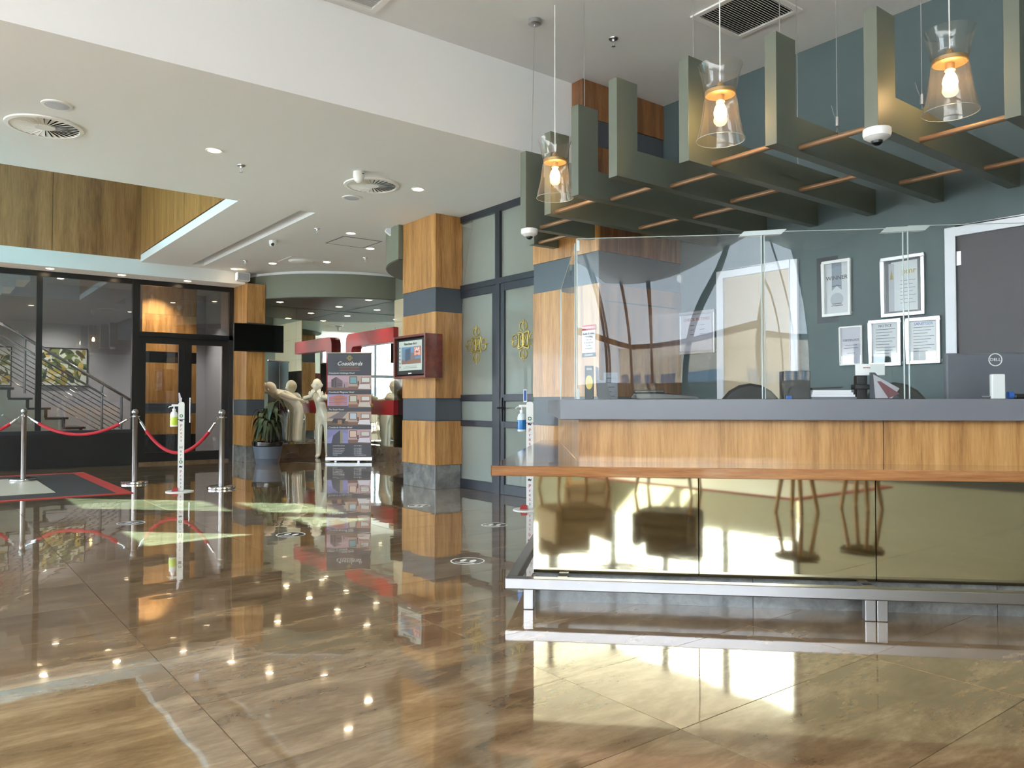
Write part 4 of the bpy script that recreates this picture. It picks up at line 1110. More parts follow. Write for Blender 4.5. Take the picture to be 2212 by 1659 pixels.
# conical dome camera by the diffuser and a small one on the far ceiling
p = onZ(775, 371, Z1)
t = thing('ceiling_camera', 'white cone shaped camera hanging beside the right diffuser', 'camera', (p.x, p.y, Z1), 'security cameras')
MB().lathe([(0.055, 0), (0.058, -0.05), (0.045, -0.09), (0.02, -0.115), (0, -0.12)], (p.x, p.y, Z1), 20).build('housing', 'plastic_white', t, True)
MB().lathe([(0.012, 0), (0.012, 0.004), (0, 0.004)], (p.x + 0.02, p.y - 0.052, Z1 - 0.03), 10).build('lens', 'plastic_black', t)
p = onZ(590, 520, Z3)
t = thing('ceiling_camera', 'small white turret camera on the far low ceiling', 'camera', (p.x, p.y, Z3), 'security cameras')
MB().lathe([(0.06, 0), (0.06, -0.03), (0.045, -0.08), (0, -0.1)], (p.x, p.y, Z3), 18).build('housing', 'plastic_white', t, True)
MB().tube([(p.x - 0.01, p.y - 0.03, Z3 - 0.05), (p.x - 0.03, p.y - 0.055, Z3 - 0.07)], 0.022, 10).build('lens', 'plastic_black', t)
# square diffuser panel with round plate
pts = [onZ(*q, Z3) for q in ((600, 564), (628, 555), (700, 562), (678, 572))]
cx, cy = sum(q.x for q in pts) / 4, sum(q.y for q in pts) / 4
t = thing('ceiling_panel_vent', 'square ceiling vent with a round plate in the far low ceiling', 'air vent', (cx, cy, Z3))
h = 0.30
m = MB()
box('frame_plate', 'paint_white', (cx - h, cx + h, cy - h, cy + h, Z3 - 0.006, Z3 - 0.0005), t)
MB().lathe([(0.22, -0.006), (0.19, -0.03), (0.18, -0.034), (0, -0.034)], (cx, cy, Z3), 32).build('round_plate', 'plastic_white', t, True)
# access hatch
pts = [onZ(*q, Z3) for q in ((708, 525), (744, 508), (818, 520), (785, 538))]
cx, cy = sum(q.x for q in pts) / 4, sum(q.y for q in pts) / 4
t = thing('access_hatch', 'square flush access hatch in the far low ceiling', 'hatch', (cx, cy, Z3))
h = 0.31
m = MB()
for a, b_, c, d_ in ((-h, h, -h, -h + 0.02), (-h, h, h - 0.02, h), (-h, -h + 0.02, -h + 0.02, h - 0.02), (h - 0.02, h, -h + 0.02, h - 0.02)):
    box('frame_bar', 'plastic_grey', (cx + a, cx + b_, cy + c, cy + d_, Z3 - 0.004, Z3 - 0.0003), t)
box('panel', 'paint_ceiling', (cx - h + 0.021, cx + h - 0.021, cy - h + 0.021, cy + h - 0.021, Z3 - 0.003, Z3 - 0.0003), t)
# louvred return air grille in the high ceiling
cx, cy, h = 5.305, 3.79, 0.315
t = thing('louvre_grille', 'square louvred air grille in the high ceiling above the fins', 'air vent', (cx, cy, Z2))
for a, b_, c, d_ in ((-h, h, -h, -h + 0.05), (-h, h, h - 0.05, h), (-h, -h + 0.05, -h + 0.05, h - 0.05), (h - 0.05, h, -h + 0.05, h - 0.05)):
    box('frame_bar', 'plastic_white', (cx + a, cx + b_, cy + c, cy + d_, Z2 - 0.016, Z2 - 0.0005), t, 0.004)
box('dark_back', 'plastic_black', (cx - h + 0.05, cx + h - 0.05, cy - h + 0.05, cy + h - 0.05, Z2 - 0.003, Z2 - 0.0005), t)
lm = MB().add([(-0.26, -0.011, -0.014), (0.26, -0.011, -0.014), (0.26, 0.006, -0.004), (-0.26, 0.006, -0.004), (-0.26, -0.011, -0.016), (0.26, -0.011, -0.016), (0.26, 0.006, -0.006), (-0.26, 0.006, -0.006)],
              [(0, 1, 2, 3), (7, 6, 5, 4), (0, 4, 5, 1), (1, 5, 6, 2), (2, 6, 7, 3), (3, 7, 4, 0)]).mesh('louvre', 'plastic_white')
for k in range(22):
    o = bpy.data.objects.new('louvre', lm); COL.objects.link(o); o.parent = t; o.location = (0, -0.25 + k * 0.0238, 0)
# a second grille edge at the top of the picture
g2 = thing('louvre_grille', 'louvred air grille in the high ceiling at the top edge', 'air vent', (2.62, 5.0, Z2))
p = onZ(728, 2, Z2)
g2.location = (p.x - 0.0, p.y - 0.34, Z2)
for a, b_, c, d_ in ((-h, h, -h, -h + 0.05), (-h, h, h - 0.05, h), (-h, -h + 0.05, -h + 0.05, h - 0.05), (h - 0.05, h, -h + 0.05, h - 0.05)):
    o = box('frame_bar', 'plastic_white', (a, b_, c, d_, -0.016, -0.0005)); o.parent = g2
for k in range(22):
    o = bpy.data.objects.new('louvre', lm); COL.objects.link(o); o.parent = g2; o.location = (0, -0.25 + k * 0.0238, 0)
# wall speakers
p = onY(521, 600, 13.98)
t = thing('wall_speaker', 'small white box speaker on top of the far wood column', 'speaker', (p.x, 13.95, p.z), 'white box speakers')
MB().prism(rrect(-0.12, 0.12, -0.075, 0.075, 0.02), (p.x, 13.84, p.z), (0.98, 0.1, 0), (0, -0.1, 1), (0.01, 0.13, 0)).build('cabinet', 'plastic_white', t, True)
MB().prism(rrect(-0.105, 0.105, -0.06, 0.06, 0.015), (p.x, 13.838, p.z), (0.98, 0.1, 0), (0, -0.1, 1), (0, -0.004, 0)).build('grille', 'plastic_speaker', t)
MB().tube([(p.x, 13.96, p.z), (p.x + 0.01, 14.02, p.z + 0.02)], 0.012, 8).build('bracket', 'plastic_white', t)
p = onY(848, 490, 9.35)
t = thing('wall_speaker', 'small white box speaker tucked behind the near wood column', 'speaker', (p.x, p.y, p.z), 'white box speakers')
M = Matrix.Translation(p) @ Matrix.Rotation(math.radians(-40), 4, 'Z') @ Matrix.Rotation(math.radians(38), 4, 'Y')
MB(M).prism(rrect(-0.055, 0.055, -0.12, 0.12, 0.02), (0, 0, 0), (1, 0, 0), (0, 0, 1), (0, 0.13, 0)).build('cabinet', 'plastic_white', t, True)
MB(M).prism(rrect(-0.045, 0.045, -0.105, 0.105, 0.015), (0, 0, 0), (1, 0, 0), (0, 0, 1), (0, -0.004, 0)).build('grille', 'plastic_speaker', t)

# ================================================================ SCREENS ON THE COLUMNS
a, b_, c = onY(505, 698, 13.9), onY(613, 701, 13.9), onY(505, 758, 13.9)
t = thing('wall_television', 'black flat television mounted on the far wood column', 'television', ((a.x + b_.x) / 2, 13.92, c.z))
box('casing', 'plastic_black', (a.x, b_.x, 13.90, 13.94, c.z, a.z + 0.01), t, 0.006)
box('screen', 'screen_black', (a.x + 0.012, b_.x - 0.012, 13.896, 13.9005, c.z + 0.025, a.z), t)
box('wall_bracket', 'plastic_black', (4.78, 4.98, 13.94, 13.999, 2.15, 2.4), t)
# screen in a red wood box on the near column
y0, y1, z0, z1, xf = 8.07, 8.86, 1.385, 1.925, 4.87
t = thing('framed_screen', 'advertising screen set in a deep red wood box on the near column', 'screen', (5.0, (y0 + y1) / 2, z0))
for q in ((y0, y0 + 0.03, z0, z1), (y1 - 0.03, y1, z0, z1), (y0 + 0.03, y1 - 0.03, z1 - 0.03, z1), (y0 + 0.03, y1 - 0.03, z0, z0 + 0.03)):
    box('box_side', 'wood_red', (xf, 5.119, q[0], q[1], q[2], q[3]), t, 0.003)
box('bezel', 'plastic_black', (xf + 0.03, xf + 0.09, y0 + 0.03, y1 - 0.03, z0 + 0.03, z1 - 0.03), t, 0.02)
sy0, sy1, sz0, sz1 = y0 + 0.12, y1 - 0.10, z0 + 0.10, z1 - 0.07
cy, cz = (sy0 + sy1) / 2, (sz0 + sz1) / 2
W, H = sy1 - sy0, sz1 - sz0
picture('display', t, (xf + 0.029, cy, cz), XN, EZ, [
    (R(-W / 2, -H / 2, W / 2, H / 2), (176, 180, 170)),
    (R(-W * 0.38, -H * 0.28, W * 0.46, H * 0.30), (88, 122, 150)),
    (R(-W * 0.38, -H * 0.28, W * 0.46, -H * 0.12), (120, 84, 66)),
    ([(-W * 0.22, -H * 0.2), (W * 0.02, -H * 0.12), (W * 0.02, H * 0.26), (-W * 0.2, H * 0.22)], (54, 70, 92)),
    ([(-W * 0.22, -H * 0.2), (-W * 0.3, -H * 0.14), (-W * 0.27, H * 0.18), (-W * 0.2, H * 0.22)], (96, 106, 120)),
    ([(W * 0.02, -H * 0.18), (W * 0.2, -H * 0.14), (W * 0.16, H * 0.08), (W * 0.02, H * 0.1)], (104, 92, 92)),
    (R(W * 0.16, -H * 0.02, W * 0.46, H * 0.28), (176, 96, 78)),
    (R(W * 0.19, 0.0, W * 0.43, H * 0.12), (206, 150, 130)),
    (R(-W * 0.3, -H * 0.42, W * 0.3, -H * 0.40), (120, 120, 116)),
    (R(-W * 0.2, -H * 0.37, W * 0.3, -H * 0.355), (130, 130, 124))] + [(R(-W * 0.46, -H * 0.4 + k * H * 0.13, -W * 0.42, -H * 0.35 + k * H * 0.13), (50, 52, 60)) for k in range(6)], base=0.001)
text('View from here', (xf + 0.024, cy, cz + H * 0.40), XN, EZ, 0.05, 'ink', t, shear=0.3)
text('SAVE', (xf + 0.022, cy - W * 0.31, cz + H * 0.19), XN, EZ, 0.07, 'white_print', t, xs=0.8)
text('dine\nin', (xf + 0.022, cy - W * 0.31, cz + H * 0.06), XN, EZ, 0.035, 'ink_red', t)
box('logo_badge', 'plastic_white', (xf + 0.0285, xf + 0.03, cy - 0.03, cy + 0.05, z0 + 0.055, z0 + 0.07), t)

# ================================================================ ALCOVE THINGS
# red C-shaped frame on the mirror
ya_, yb_, zt_, zb_ = 12.60, 14.60, 2.472, 0.855
bw = 0.272
outer = [(ya_, zt_)] + [(yb_ - 0.16 + 0.16 * math.sin(a), zt_ - 0.16 + 0.16 * math.cos(a)) for a in [i * PI / 16 for i in range(9)]] + \
        [(yb_ - 0.16 + 0.16 * math.cos(a), zb_ + 0.16 - 0.16 * math.sin(a)) for a in [i * PI / 16 for i in range(9)]] + [(ya_, zb_)] + \
        [(ya_, zb_ + bw)] + [(yb_ - bw - 0.08 + 0.08 * math.sin(a), zb_ + bw + 0.08 - 0.08 * math.cos(a)) for a in [i * PI / 12 for i in range(7)]] + \
        [(yb_ - bw - 0.08 + 0.08 * math.cos(a), zt_ - bw - 0.08 + 0.08 * math.sin(a)) for a in [i * PI / 12 for i in range(7)]] + [(ya_, zt_ - bw)]
t = thing('red_wall_frame', 'red lacquered frame with rounded corners on the mirrored wall', 'frame', (6.95, 13.6, zb_))
MB().prism(outer, (6.93, 0, 0), (0, 1, 0), (0, 0, 1), (RW - 0.0125 - 6.93, 0, 0)).build('frame_body', 'red_paint', t, True, 0.004)
# pull-up banner
a, b_ = onZ(705, 997), onZ(803, 997)
bc = (a + b_) / 2
ex = (b_ - a).normalized(); ny = ex.cross(EZ) * -1
ny = Vector((-ex.y, ex.x, 0))           # away from the camera
fwd = -ny
t = thing('pullup_banner', 'tall dark pull-up banner listing four hotels, in front of the mirrors', 'banner', (bc.x, bc.y, 0))
BM = Matrix.Translation((bc.x, bc.y, 0)) @ Matrix(((ex.x, ny.x, 0, 0), (ex.y, ny.y, 0, 0), (0, 0, 1, 0), (0, 0, 0, 1)))
hw = 0.415
MB(BM).prism([(-0.06, 0.02), (-0.05, 0.085), (0.03, 0.095), (0.06, 0.02)], (-hw - 0.01, 0, 0), (0, 1, 0), (0, 0, 1), (2 * hw + 0.03, 0, 0)).build('cassette', 'aluminium', t, bevel=0.006)
for x in (-0.22, 0.2):
    MB(BM).prism([(x - 0.02, -0.14), (x + 0.02, -0.14), (x + 0.02, 0.14), (x - 0.02, 0.14)], (0, 0, 0.0045), (1, 0, 0), (0, 1, 0), (0, 0, 0.0155)).build('foot', 'aluminium', t)
box('print_sheet', 'print_dark', (-hw + 0.01, hw - 0.01, -0.0015, 0.0015, 0.09, 1.985), t, 0, BM)
MB(BM).tube([(-hw, 0, 1.995), (hw, 0, 1.995)], 0.016, 8).build('top_rail', 'aluminium', t, True)
MB(BM).tube([(0, 0.025, 0.08), (0, 0.025, 1.99)], 0.01, 8).build('pole', 'aluminium', t)
def bpt(x, z, y=-0.0022): return BM @ Vector((x, y, z))
def btxt(body, x, z, size, mat='white_print', align='LEFT', shear=0.0, **k):
    return text(body, bpt(x, z), ex, EZ, size, mat, t, align, shear=shear, ext=0.0003, **k)
btxt('Coastlands', 0, 1.80, 0.105, 'white_print', 'CENTER', 0.35)
btxt('HOTELS & RESORTS', 0, 1.705, 0.038, 'ink_red', 'CENTER')
for z in (1.735, 1.672): box('rule_line', 'gold_decal', (-0.19, 0.19, -0.0025, -0.0016, z, z + 0.003), t, 0, BM)
m = MB(BM)
for k in range(4):
    an = PI / 4 + k * PI / 2
    m.tube([(0.03 * math.cos(an + q) * 1.0, -0.003, 1.905 + 0.03 * math.sin(an + q)) for q in [i * PI / 8 - 0.4 for i in range(8)]], 0.004, 5)
m.build('gold_crest', 'gold_decal', t)
for k in range(4):
    an = k * PI / 2
    MB(BM).tube([(0.035 * math.cos(an) + 0.018 * math.cos(q), -0.003, 1.905 + 0.035 * math.sin(an) + 0.018 * math.sin(q)) for q in [i * PI / 6 for i in range(12)]], 0.0035, 5, closed=True).build('crest_scroll', 'gold_decal', t)
heads = [('Coastlands Umhlanga Hotel', 1.625), ('Coastlands Musgrave Hotel', 1.275), ('The Royal Hotel', 0.955), ('Coastlands Durban Hotel', 0.625)]
for h_, z in heads: btxt(h_, -hw + 0.03, z, 0.042, 'white_print', 'LEFT', 0.3)
def photo(x0, x1, z0, z1, sh):
    w, h = x1 - x0, z1 - z0
    picture('printed_photo', t, bpt(x0, z0, -0.002), ex, EZ, [([(p[0] * w, p[1] * h) for p in poly], c) for poly, c in sh], lift=0.0002, base=0.0001)
U = R(0, 0, 1, 1)
bldg = lambda sky, body, side, gr: [(U, sky), (R(0, 0.55, 1, 1), tuple(min(255, c + 16) for c in sky)), ([(0.18, 0.2), (0.42, 0.16), (0.42, 0.9), (0.18, 0.7)], body), ([(0.42, 0.16), (0.72, 0.2), (0.72, 0.62), (0.42, 0.9)], side), (R(0.46, 0.3, 0.68, 0.34), body), (R(0.46, 0.42, 0.68, 0.46), body), (R(0, 0, 1, 0.17), gr), (R(0.8, 0.17, 0.83, 0.4), (60, 50, 50)), (R(0.3, 0.2, 0.34, 0.72), side)]
room = lambda wall, bed, win: [(U, wall), (R(0, 0, 1, 0.25), (126, 92, 78)), (R(0.05, 0.42, 0.38, 0.92), (70, 60, 60)), (R(0.08, 0.46, 0.35, 0.88), win), (R(0.55, 0.5, 0.95, 0.85), (110, 96, 92)), (R(0.58, 0.54, 0.92, 0.82), (214, 210, 204)), ([(0.42, 0.08), (0.98, 0.05), (0.92, 0.42), (0.5, 0.4)], bed), ([(0.5, 0.4), (0.92, 0.42), (0.92, 0.48), (0.5, 0.46)], (150, 70, 60)), (R(0.4, 0.3, 0.46, 0.6), (70, 52, 46))]
X0, XM, X1 = -hw + 0.012, -0.02, hw - 0.012
photo(X0, XM, 1.315, 1.585, bldg((170, 140, 152), (70, 60, 66), (112, 92, 96), (120, 92, 80)))
photo(XM, X1, 1.315, 1.585, room((186, 156, 146), (222, 208, 206), (120, 160, 168)))
waves = [(U, (160, 148, 190)), (R(0, 0, 1, 0.14), (90, 62, 60))]
for k in range(5):
    zc = 0.2 + 0.13 * k
    waves.append(([(0.08, zc), (0.3, zc + 0.04), (0.5, zc - 0.03), (0.7, zc + 0.04), (0.94, zc), (0.94, zc + 0.08), (0.7, zc + 0.13 + 0.02 * k), (0.5, zc + 0.1 + 0.03 * k), (0.3, zc + 0.13), (0.08, zc + 0.08)], (178 - 12 * (k % 2), 112 - 10 * (k % 2), 96)))
photo(X0, XM, 0.99, 1.235, waves)
photo(XM, X1, 0.99, 1.235, room((190, 142, 122), (206, 190, 180), (200, 196, 180)))
photo(X0, XM, 0.665, 0.915, [(U, (190, 170, 150)), ([(0, 0.5), (0.6, 1), (1, 1), (0.7, 0.5)], (120, 106, 110)), (R(0, 0, 1, 0.3), (110, 84, 66)), ([(0.2, 0.2), (0.8, 0.15), (0.9, 0.5), (0.3, 0.5)], (64, 56, 58)), (R(0.5, 0.1, 0.7, 0.4), (160, 120, 90))])
photo(XM, X1, 0.665, 0.915, room((186, 150, 132), (226, 220, 224), (190, 200, 210)))
photo(X0, XM, 0.335, 0.59, [(U, (150, 146, 196)), ([(0, 0.3), (0.5, 0.8), (1, 0.7), (1, 1), (0, 1)], (136, 130, 176)), ([(0.2, 0), (0.28, 0.55), (0.62, 0.95), (0.75, 0.85), (0.75, 0)], (78, 76, 84)), ([(0.62, 0), (0.62, 0.95), (0.75, 0.85), (0.75, 0)], (150, 140, 110))])
photo(XM, X1, 0.335, 0.59, room((196, 160, 160), (226, 216, 226), (226, 196, 176)))
btxt('Central Reservations', -0.30, 0.29, 0.026); btxt('031 271 8211', 0.09, 0.29, 0.026)
for k, (n_, q) in enumerate((('Coastlands Umhlanga', '031 514 6500'), ('Coastlands Musgrave', '031 271 8200'), ('Coastlands Durban', '031 335 5600'), ('The Royal Hotel', '031 333 6000'), ('Website', 'www.coastlands.co.za'))):
    btxt(n_, -0.30, 0.24 - 0.03 * k, 0.025); btxt(q, 0.09, 0.24 - 0.03 * k, 0.025)

# glazed statues
def skin_body(name, parent, joints, edges, mat, root=0):
    org = Vector(ORIGIN[parent.name])
    me = bpy.data.meshes.new(name)
    me.from_pydata([tuple(Vector(j[0]) - org) for j in joints], edges, [])
    o = bpy.data.objects.new(name, me); COL.objects.link(o); o.parent = parent; ORIGIN[o.name] = tuple(org)
    sk = o.modifiers.new('skin', 'SKIN'); sk.use_smooth_shade = True
    for i, j in enumerate(joints):
        r = j[1]
        me.skin_vertices[0].data[i].radius = r if isinstance(r, tuple) else (r, r)
        me.skin_vertices[0].data[i].use_root = (i == root)
    sb = o.modifiers.new('smooth', 'SUBSURF'); sb.levels = 2; sb.render_levels = 2
    me.materials.append(MATS[mat])
    return o
RT, FW = Vector((_cy, -_sy, 0)), Vector((_sy, _cy, 0))      # image right, image depth
def head_mesh(parent, c, face, r, mat, up=EZ, name='head'):
    """egg-shaped head with brow, eyes, nose, mouth and ears; face is the looking direction"""
    f = Vector(face).normalized(); s = f.cross(up).normalized(); u = s.cross(f).normalized()
    m = MB()
    def fn(i, j):
        th, ph = 2 * PI * i, PI * j
        x, y, z = math.sin(ph) * math.cos(th), math.sin(ph) * math.sin(th), math.cos(ph)
        w = 1 - 0.18 * max(0, -z)
        yy = y * (1.05 if y < 0 else 1.0)
        if y > 0.3:                        # nose, mouth and eye hollows on the front
            nz = math.exp(-((x / 0.13) ** 2 + ((z + 0.10) / 0.22) ** 2)) * 0.27
            ey = (math.exp(-(((abs(x) - 0.34) / 0.16) ** 2 + ((z - 0.10) / 0.11  ) ** 2))) * 0.14
            mo = math.exp(-((x / 0.3) ** 2 + ((z + 0.52) / 0.07) ** 2)) * 0.08
            yy += nz - ey - mo
        return Vector(c) + s * (x * r * 0.84 * w) + f * (yy * r * w) + u * (z * r * 1.22)
    m.grid(fn, 40, 28)
    h = m.build(name, mat, parent, True)
    for q in (-1, 1):
        MB().tube([Vector(c) + s * q * r * 0.80 + u * r * 0.25, Vector(c) + s * q * r * 0.92 + u * r * 0.1, Vector(c) + s * q * r * 0.84 - u * r * 0.22], [r * 0.1, r * 0.14, r * 0.07], 8).build('ear', mat, h, True)
    return h
def hand(m, w, d, up_, side, s):
    """palm with four unequal bent fingers and a thumb, appended to MB m"""
    w, d, up_ = Vector(w), Vector(d).normalized(), Vector(up_).normalized()
    sd = d.cross(up_).normalized() * side
    m.tube([w - d * 0.02 * s, w + d * 0.03 * s, w + d * 0.085 * s], [0.03 * s, 0.04 * s, 0.036 * s], 10)
    for k, (off, ln) in enumerate(((-0.03, 0.062), (-0.01, 0.075), (0.01, 0.07), (0.03, 0.054))):
        b0 = w + d * 0.075 * s + sd * off * s
        m.tube([b0, b0 + d * ln * 0.5 * s, b0 + d * ln * 0.8 * s - up_ * 0.018 * s, b0 + d * ln * s - up_ * 0.035 * s], [0.0115 * s, 0.011 * s, 0.0095 * s, 0.007 * s], 7)
    b0 = w + d * 0.015 * s - sd * 0.035 * s
    m.tube([b0, b0 + d * 0.035 * s - sd * 0.025 * s, b0 + d * 0.07 * s - sd * 0.022 * s - up_ * 0.01 * s], [0.015 * s, 0.012 * s, 0.008 * s], 7)
# bowing figure, built on the ledge in place of a mirror image
b0 = onZ(636, 957, 0.2705) + FW * 0.06
b0.x -= 0.10
b0.y = 14.775
t = thing('bowing_statue', 'cream glazed statue of a person bowing low with hands behind the back, standing in for a mirror image', 'statue', (b0.x, b0.y, 0.2705), 'glazed statues')
SX, SY = Vector((1, 0, 0)), Vector((0, 1, 0))      # the figure bows along the ledge
def L(r, u, d=0.0): return b0 + SX * r + EZ * u + SY * (d * 0.72)
mat = 'statue_glaze'
J = [(L(0.05, 0.76), (0.115, 0.13)),                      # 0 pelvis
     (L(0.035, 0.66, -0.06), 0.098), (L(0.01, 0.40, -0.06), 0.082), (L(-0.005, 0.12, -0.06), 0.085), (L(-0.005, 0.01, -0.06), 0.09),   # near leg
     (L(0.035, 0.66, 0.07), 0.098), (L(0.02, 0.40, 0.07), 0.082), (L(0.01, 0.12, 0.07), 0.085), (L(0.01, 0.01, 0.07), 0.09),          # far leg
     (L(-0.08, 0.87), 0.105), (L(-0.22, 0.95), 0.115), (L(-0.36, 1.01), 0.10), (L(-0.44, 1.03), 0.055), (L(-0.49, 1.06), 0.05),       # spine, chest, neck
     (L(-0.37, 0.985, -0.13), 0.058), (L(-0.15, 0.90, -0.17), 0.045), (L(0.08, 0.855, -0.06), 0.032),                              # near arm
     (L(-0.37, 0.985, 0.13), 0.058), (L(-0.15, 0.90, 0.17), 0.045), (L(0.08, 0.85, 0.05), 0.032)]                                 # far arm
Ed = [(0, 1), (1, 2), (2, 3), (3, 4), (0, 5), (5, 6), (6, 7), (7, 8), (0, 9), (9, 10), (10, 11), (11, 12), (12, 13), (11, 14), (14, 15), (15, 16), (11, 17), (17, 18), (18, 19)]
bdy = skin_body('figure', t, J, Ed, mat)
head_mesh(t, L(-0.535, 1.10), SX * -0.35 - EZ * 0.45 + SY * 0.8, 0.105, mat, up=(SX * -0.55 + EZ * 0.8))
hm = MB(); hand(hm, L(0.08, 0.855, -0.06), SX + EZ * -0.05 + SY * 0.25, EZ, 1, 1.0); hm.build('hand', mat, t, True)
hm = MB(); hand(hm, L(0.08, 0.85, 0.05), SX + EZ * -0.12 + SY * -0.25, EZ, -1, 1.0); hm.build('hand', mat, t, True)
# figure behind the banner, elbows out and hands at the chin; and a gold one beside it
def chin_statue(base, right, mat, label, hgt=1.55):
    t = thing('leaning_statue', label, 'statue', tuple(base), 'glazed statues')
    k = hgt / 1.6
    r_ = Vector(right).normalized(); f_ = Vector((r_.y, -r_.x, 0)) * 1.0       # facing the viewer
    if f_.dot(FW) > 0: f_ = -f_
    base = Vector(base)
    def Q(x, z, y=0.0): return base + r_ * (x * k) + EZ * (z * k) + f_ * (y * k)
    J = [(Q(0.0, 0.82), (0.12 * k, 0.13 * k)),
         (Q(-0.07, 0.72), 0.095 * k), (Q(-0.08, 0.42, 0.01), 0.075 * k), (Q(-0.085, 0.12), 0.062 * k), (Q(-0.09, 0.035, 0.02), 0.05 * k), (Q(-0.095, 0.03, 0.13), 0.04 * k),
         (Q(0.09, 0.72), 0.095 * k), (Q(0.10, 0.42, 0.01), 0.075 * k), (Q(0.105, 0.12), 0.062 * k), (Q(0.11, 0.035, 0.02), 0.05 * k), (Q(0.115, 0.03, 0.13), 0.04 * k),
         (Q(-0.02, 0.98, 0.02), 0.105 * k), (Q(-0.05, 1.14, 0.06), 0.12 * k), (Q(-0.07, 1.25, 0.09), 0.09 * k), (Q(-0.075, 1.33, 0.12), 0.05 * k),
         (Q(-0.23, 1.22, 0.09), 0.062 * k), (Q(-0.33, 1.20, 0.22), 0.05 * k), (Q(-0.17, 1.24, 0.30), 0.034 * k),
         (Q(0.10, 1.22, 0.09), 0.062 * k), (Q(0.20, 1.20, 0.22), 0.05 * k), (Q(0.03, 1.24, 0.30), 0.034 * k)]
    Ed = [(0, 1), (1, 2), (2, 3), (3, 4), (4, 5), (0, 6), (6, 7), (7, 8), (8, 9), (9, 10), (0, 11), (11, 12), (12, 13), (13, 14), (13, 15), (15, 16), (16, 17), (13, 18), (18, 19), (19, 20)]
    skin_body('figure', t, J, Ed, mat)
    head_mesh(t, Q(-0.08, 1.455, 0.17), f_ - EZ * 0.1, 0.118 * k, mat)
    for s, w in ((1, Q(-0.17, 1.24, 0.30)), (-1, Q(0.03, 1.24, 0.30))):
        hm = MB(); hand(hm, w, r_ * s * 0.35 + EZ * 0.9, f_, s, k); hm.build('hand', mat, t, True)
    return t
p = onZ(697, 989); 
chin_statue((p.x, min(p.y, 14.5), 0.0035), RT, 'statue_glaze', 'cream glazed statue of a person leaning, half hidden behind the banner')
chin_statue((6.63, 13.37, 0.0035), RT * -1.0, 'statue_gold', 'gold glazed statue mostly hidden behind the right side of the banner', 1.36)

# potted plant
pb = onZ(575, 992)
pc = (onY(579, 900, 13.62).x, 13.62)
t = thing('potted_plant', 'drooping leafy plant in a ribbed grey pot with black liner', 'plant', (pc[0], pc[1], 0))
MB().lathe([(0.0, 0.0005), (0.19, 0.0005), (0.2, 0.02), (0.213, 0.09), (0.219, 0.095), (0.221, 0.125), (0.222, 0.13), (0.225, 0.155), (0.255, 0.31), (0.24, 0.31), (0.22, 0.2)], (pc[0], pc[1], 0), 36).build('pot', 'pot_grey', t, True)
MB().lathe([(0.235, 0.31), (0.265, 0.325), (0.272, 0.39), (0.262, 0.395), (0.245, 0.36), (0, 0.35)], (pc[0], pc[1], 0), 36).build('liner', 'pot_black', t, True)
MB().lathe([(0.244, 0.362), (0.1, 0.375), (0, 0.37)], (pc[0], pc[1], 0), 20).build('soil', 'soil', t)
rnd = random.Random(3)
for k in range(3):
    a = k * 2.1
    sx, sy = pc[0] + 0.05 * math.cos(a), pc[1] + 0.05 * math.sin(a)
    top = 1.06 - 0.14 * k
    lean = (0.03 * math.cos(a), 0.03 * math.sin(a))
    MB().tube([(sx, sy, 0.37), (sx + lean[0], sy + lean[1], 0.37 + (top - 0.37) * 0.6), (sx + lean[0] * 2, sy + lean[1] * 2, top)], [0.013, 0.011, 0.007], 7).build('stem', 'stem', t, True)
    for i in range(22):
        h_ = 0.60 + (top - 0.60) * (i / 21)
        an = i * 2.4 + k
        fr_ = (h_ - 0.37) / (top - 0.37)
        o = Vector((sx + lean[0] * 2 * fr_, sy + lean[1] * 2 * fr_, h_))
        dr = Vector((math.cos(an), math.sin(an), 0)); sd = Vector((-dr.y, dr.x, 0))
        ln = rnd.uniform(0.24, 0.36); wd = rnd.uniform(0.036, 0.054)
        rise = rnd.uniform(0.02, 0.12) + 0.06 * fr_; drop = rnd.uniform(0.2, 0.42)
        def lf(i_, j_, o=o, dr=dr, sd=sd, ln=ln, wd=wd, rise=rise, drop=drop):
            q = j_
            wdt = wd * math.sin(PI * min(1, q * 0.94 + 0.06)) ** 0.8
            return o + dr * (ln * (q - 0.25 * q * q)) + EZ * (rise * math.sin(PI * q * 0.7) - drop * q * q) + sd * ((i_ - 0.5) * 2 * wdt) + EZ * (abs(i_ - 0.5) * 0.02)
        MB().grid(lf, 2, 7).build('leaf', 'leaf', t, True)

# ================================================================ QUEUE ROPES AND STANDS
def stanchion(p, label, z=0.0):
    t = thing('rope_post', label, 'post', (p.x, p.y, z), 'steel rope posts')
    c = (p.x, p.y, z)
    MB().lathe([(0.0, 0.0005), (0.165, 0.0005), (0.17, 0.006), (0.17, 0.026), (0.155, 0.034), (0.03, 0.036)], c, 40).build('base', 'chrome', t, True)
    MB().lathe([(0.032, 0.034), (0.032, 0.88), (0.036, 0.885), (0.036, 0.905), (0.024, 0.915), (0.02, 0.93)], c, 24).build('pole', 'steel', t, True)
    MB().lathe([(0.0, 0.998), (0.02, 0.994), (0.036, 0.978), (0.0425, 0.955), (0.036, 0.932), (0.02, 0.918)], c, 24).build('ball', 'steel', t, True)
    for a in (0, PI / 2, PI, 1.5 * PI):
        MB().tube([(p.x + 0.034 * math.cos(a), p.y + 0.034 * math.sin(a), 0.895), (p.x + 0.055 * math.cos(a), p.y + 0.055 * math.sin(a), 0.888), (p.x + 0.06 * math.cos(a), p.y + 0.06 * math.sin(a), 0.90)], 0.004, 6).build('hook_ring', 'chrome', t)
SP = [onZ(50, 1040), onZ(290, 1044), onZ(478, 1055)]
stanchion(SP[0], 'steel ball-top rope post on the pale mat at far left', 0.011)
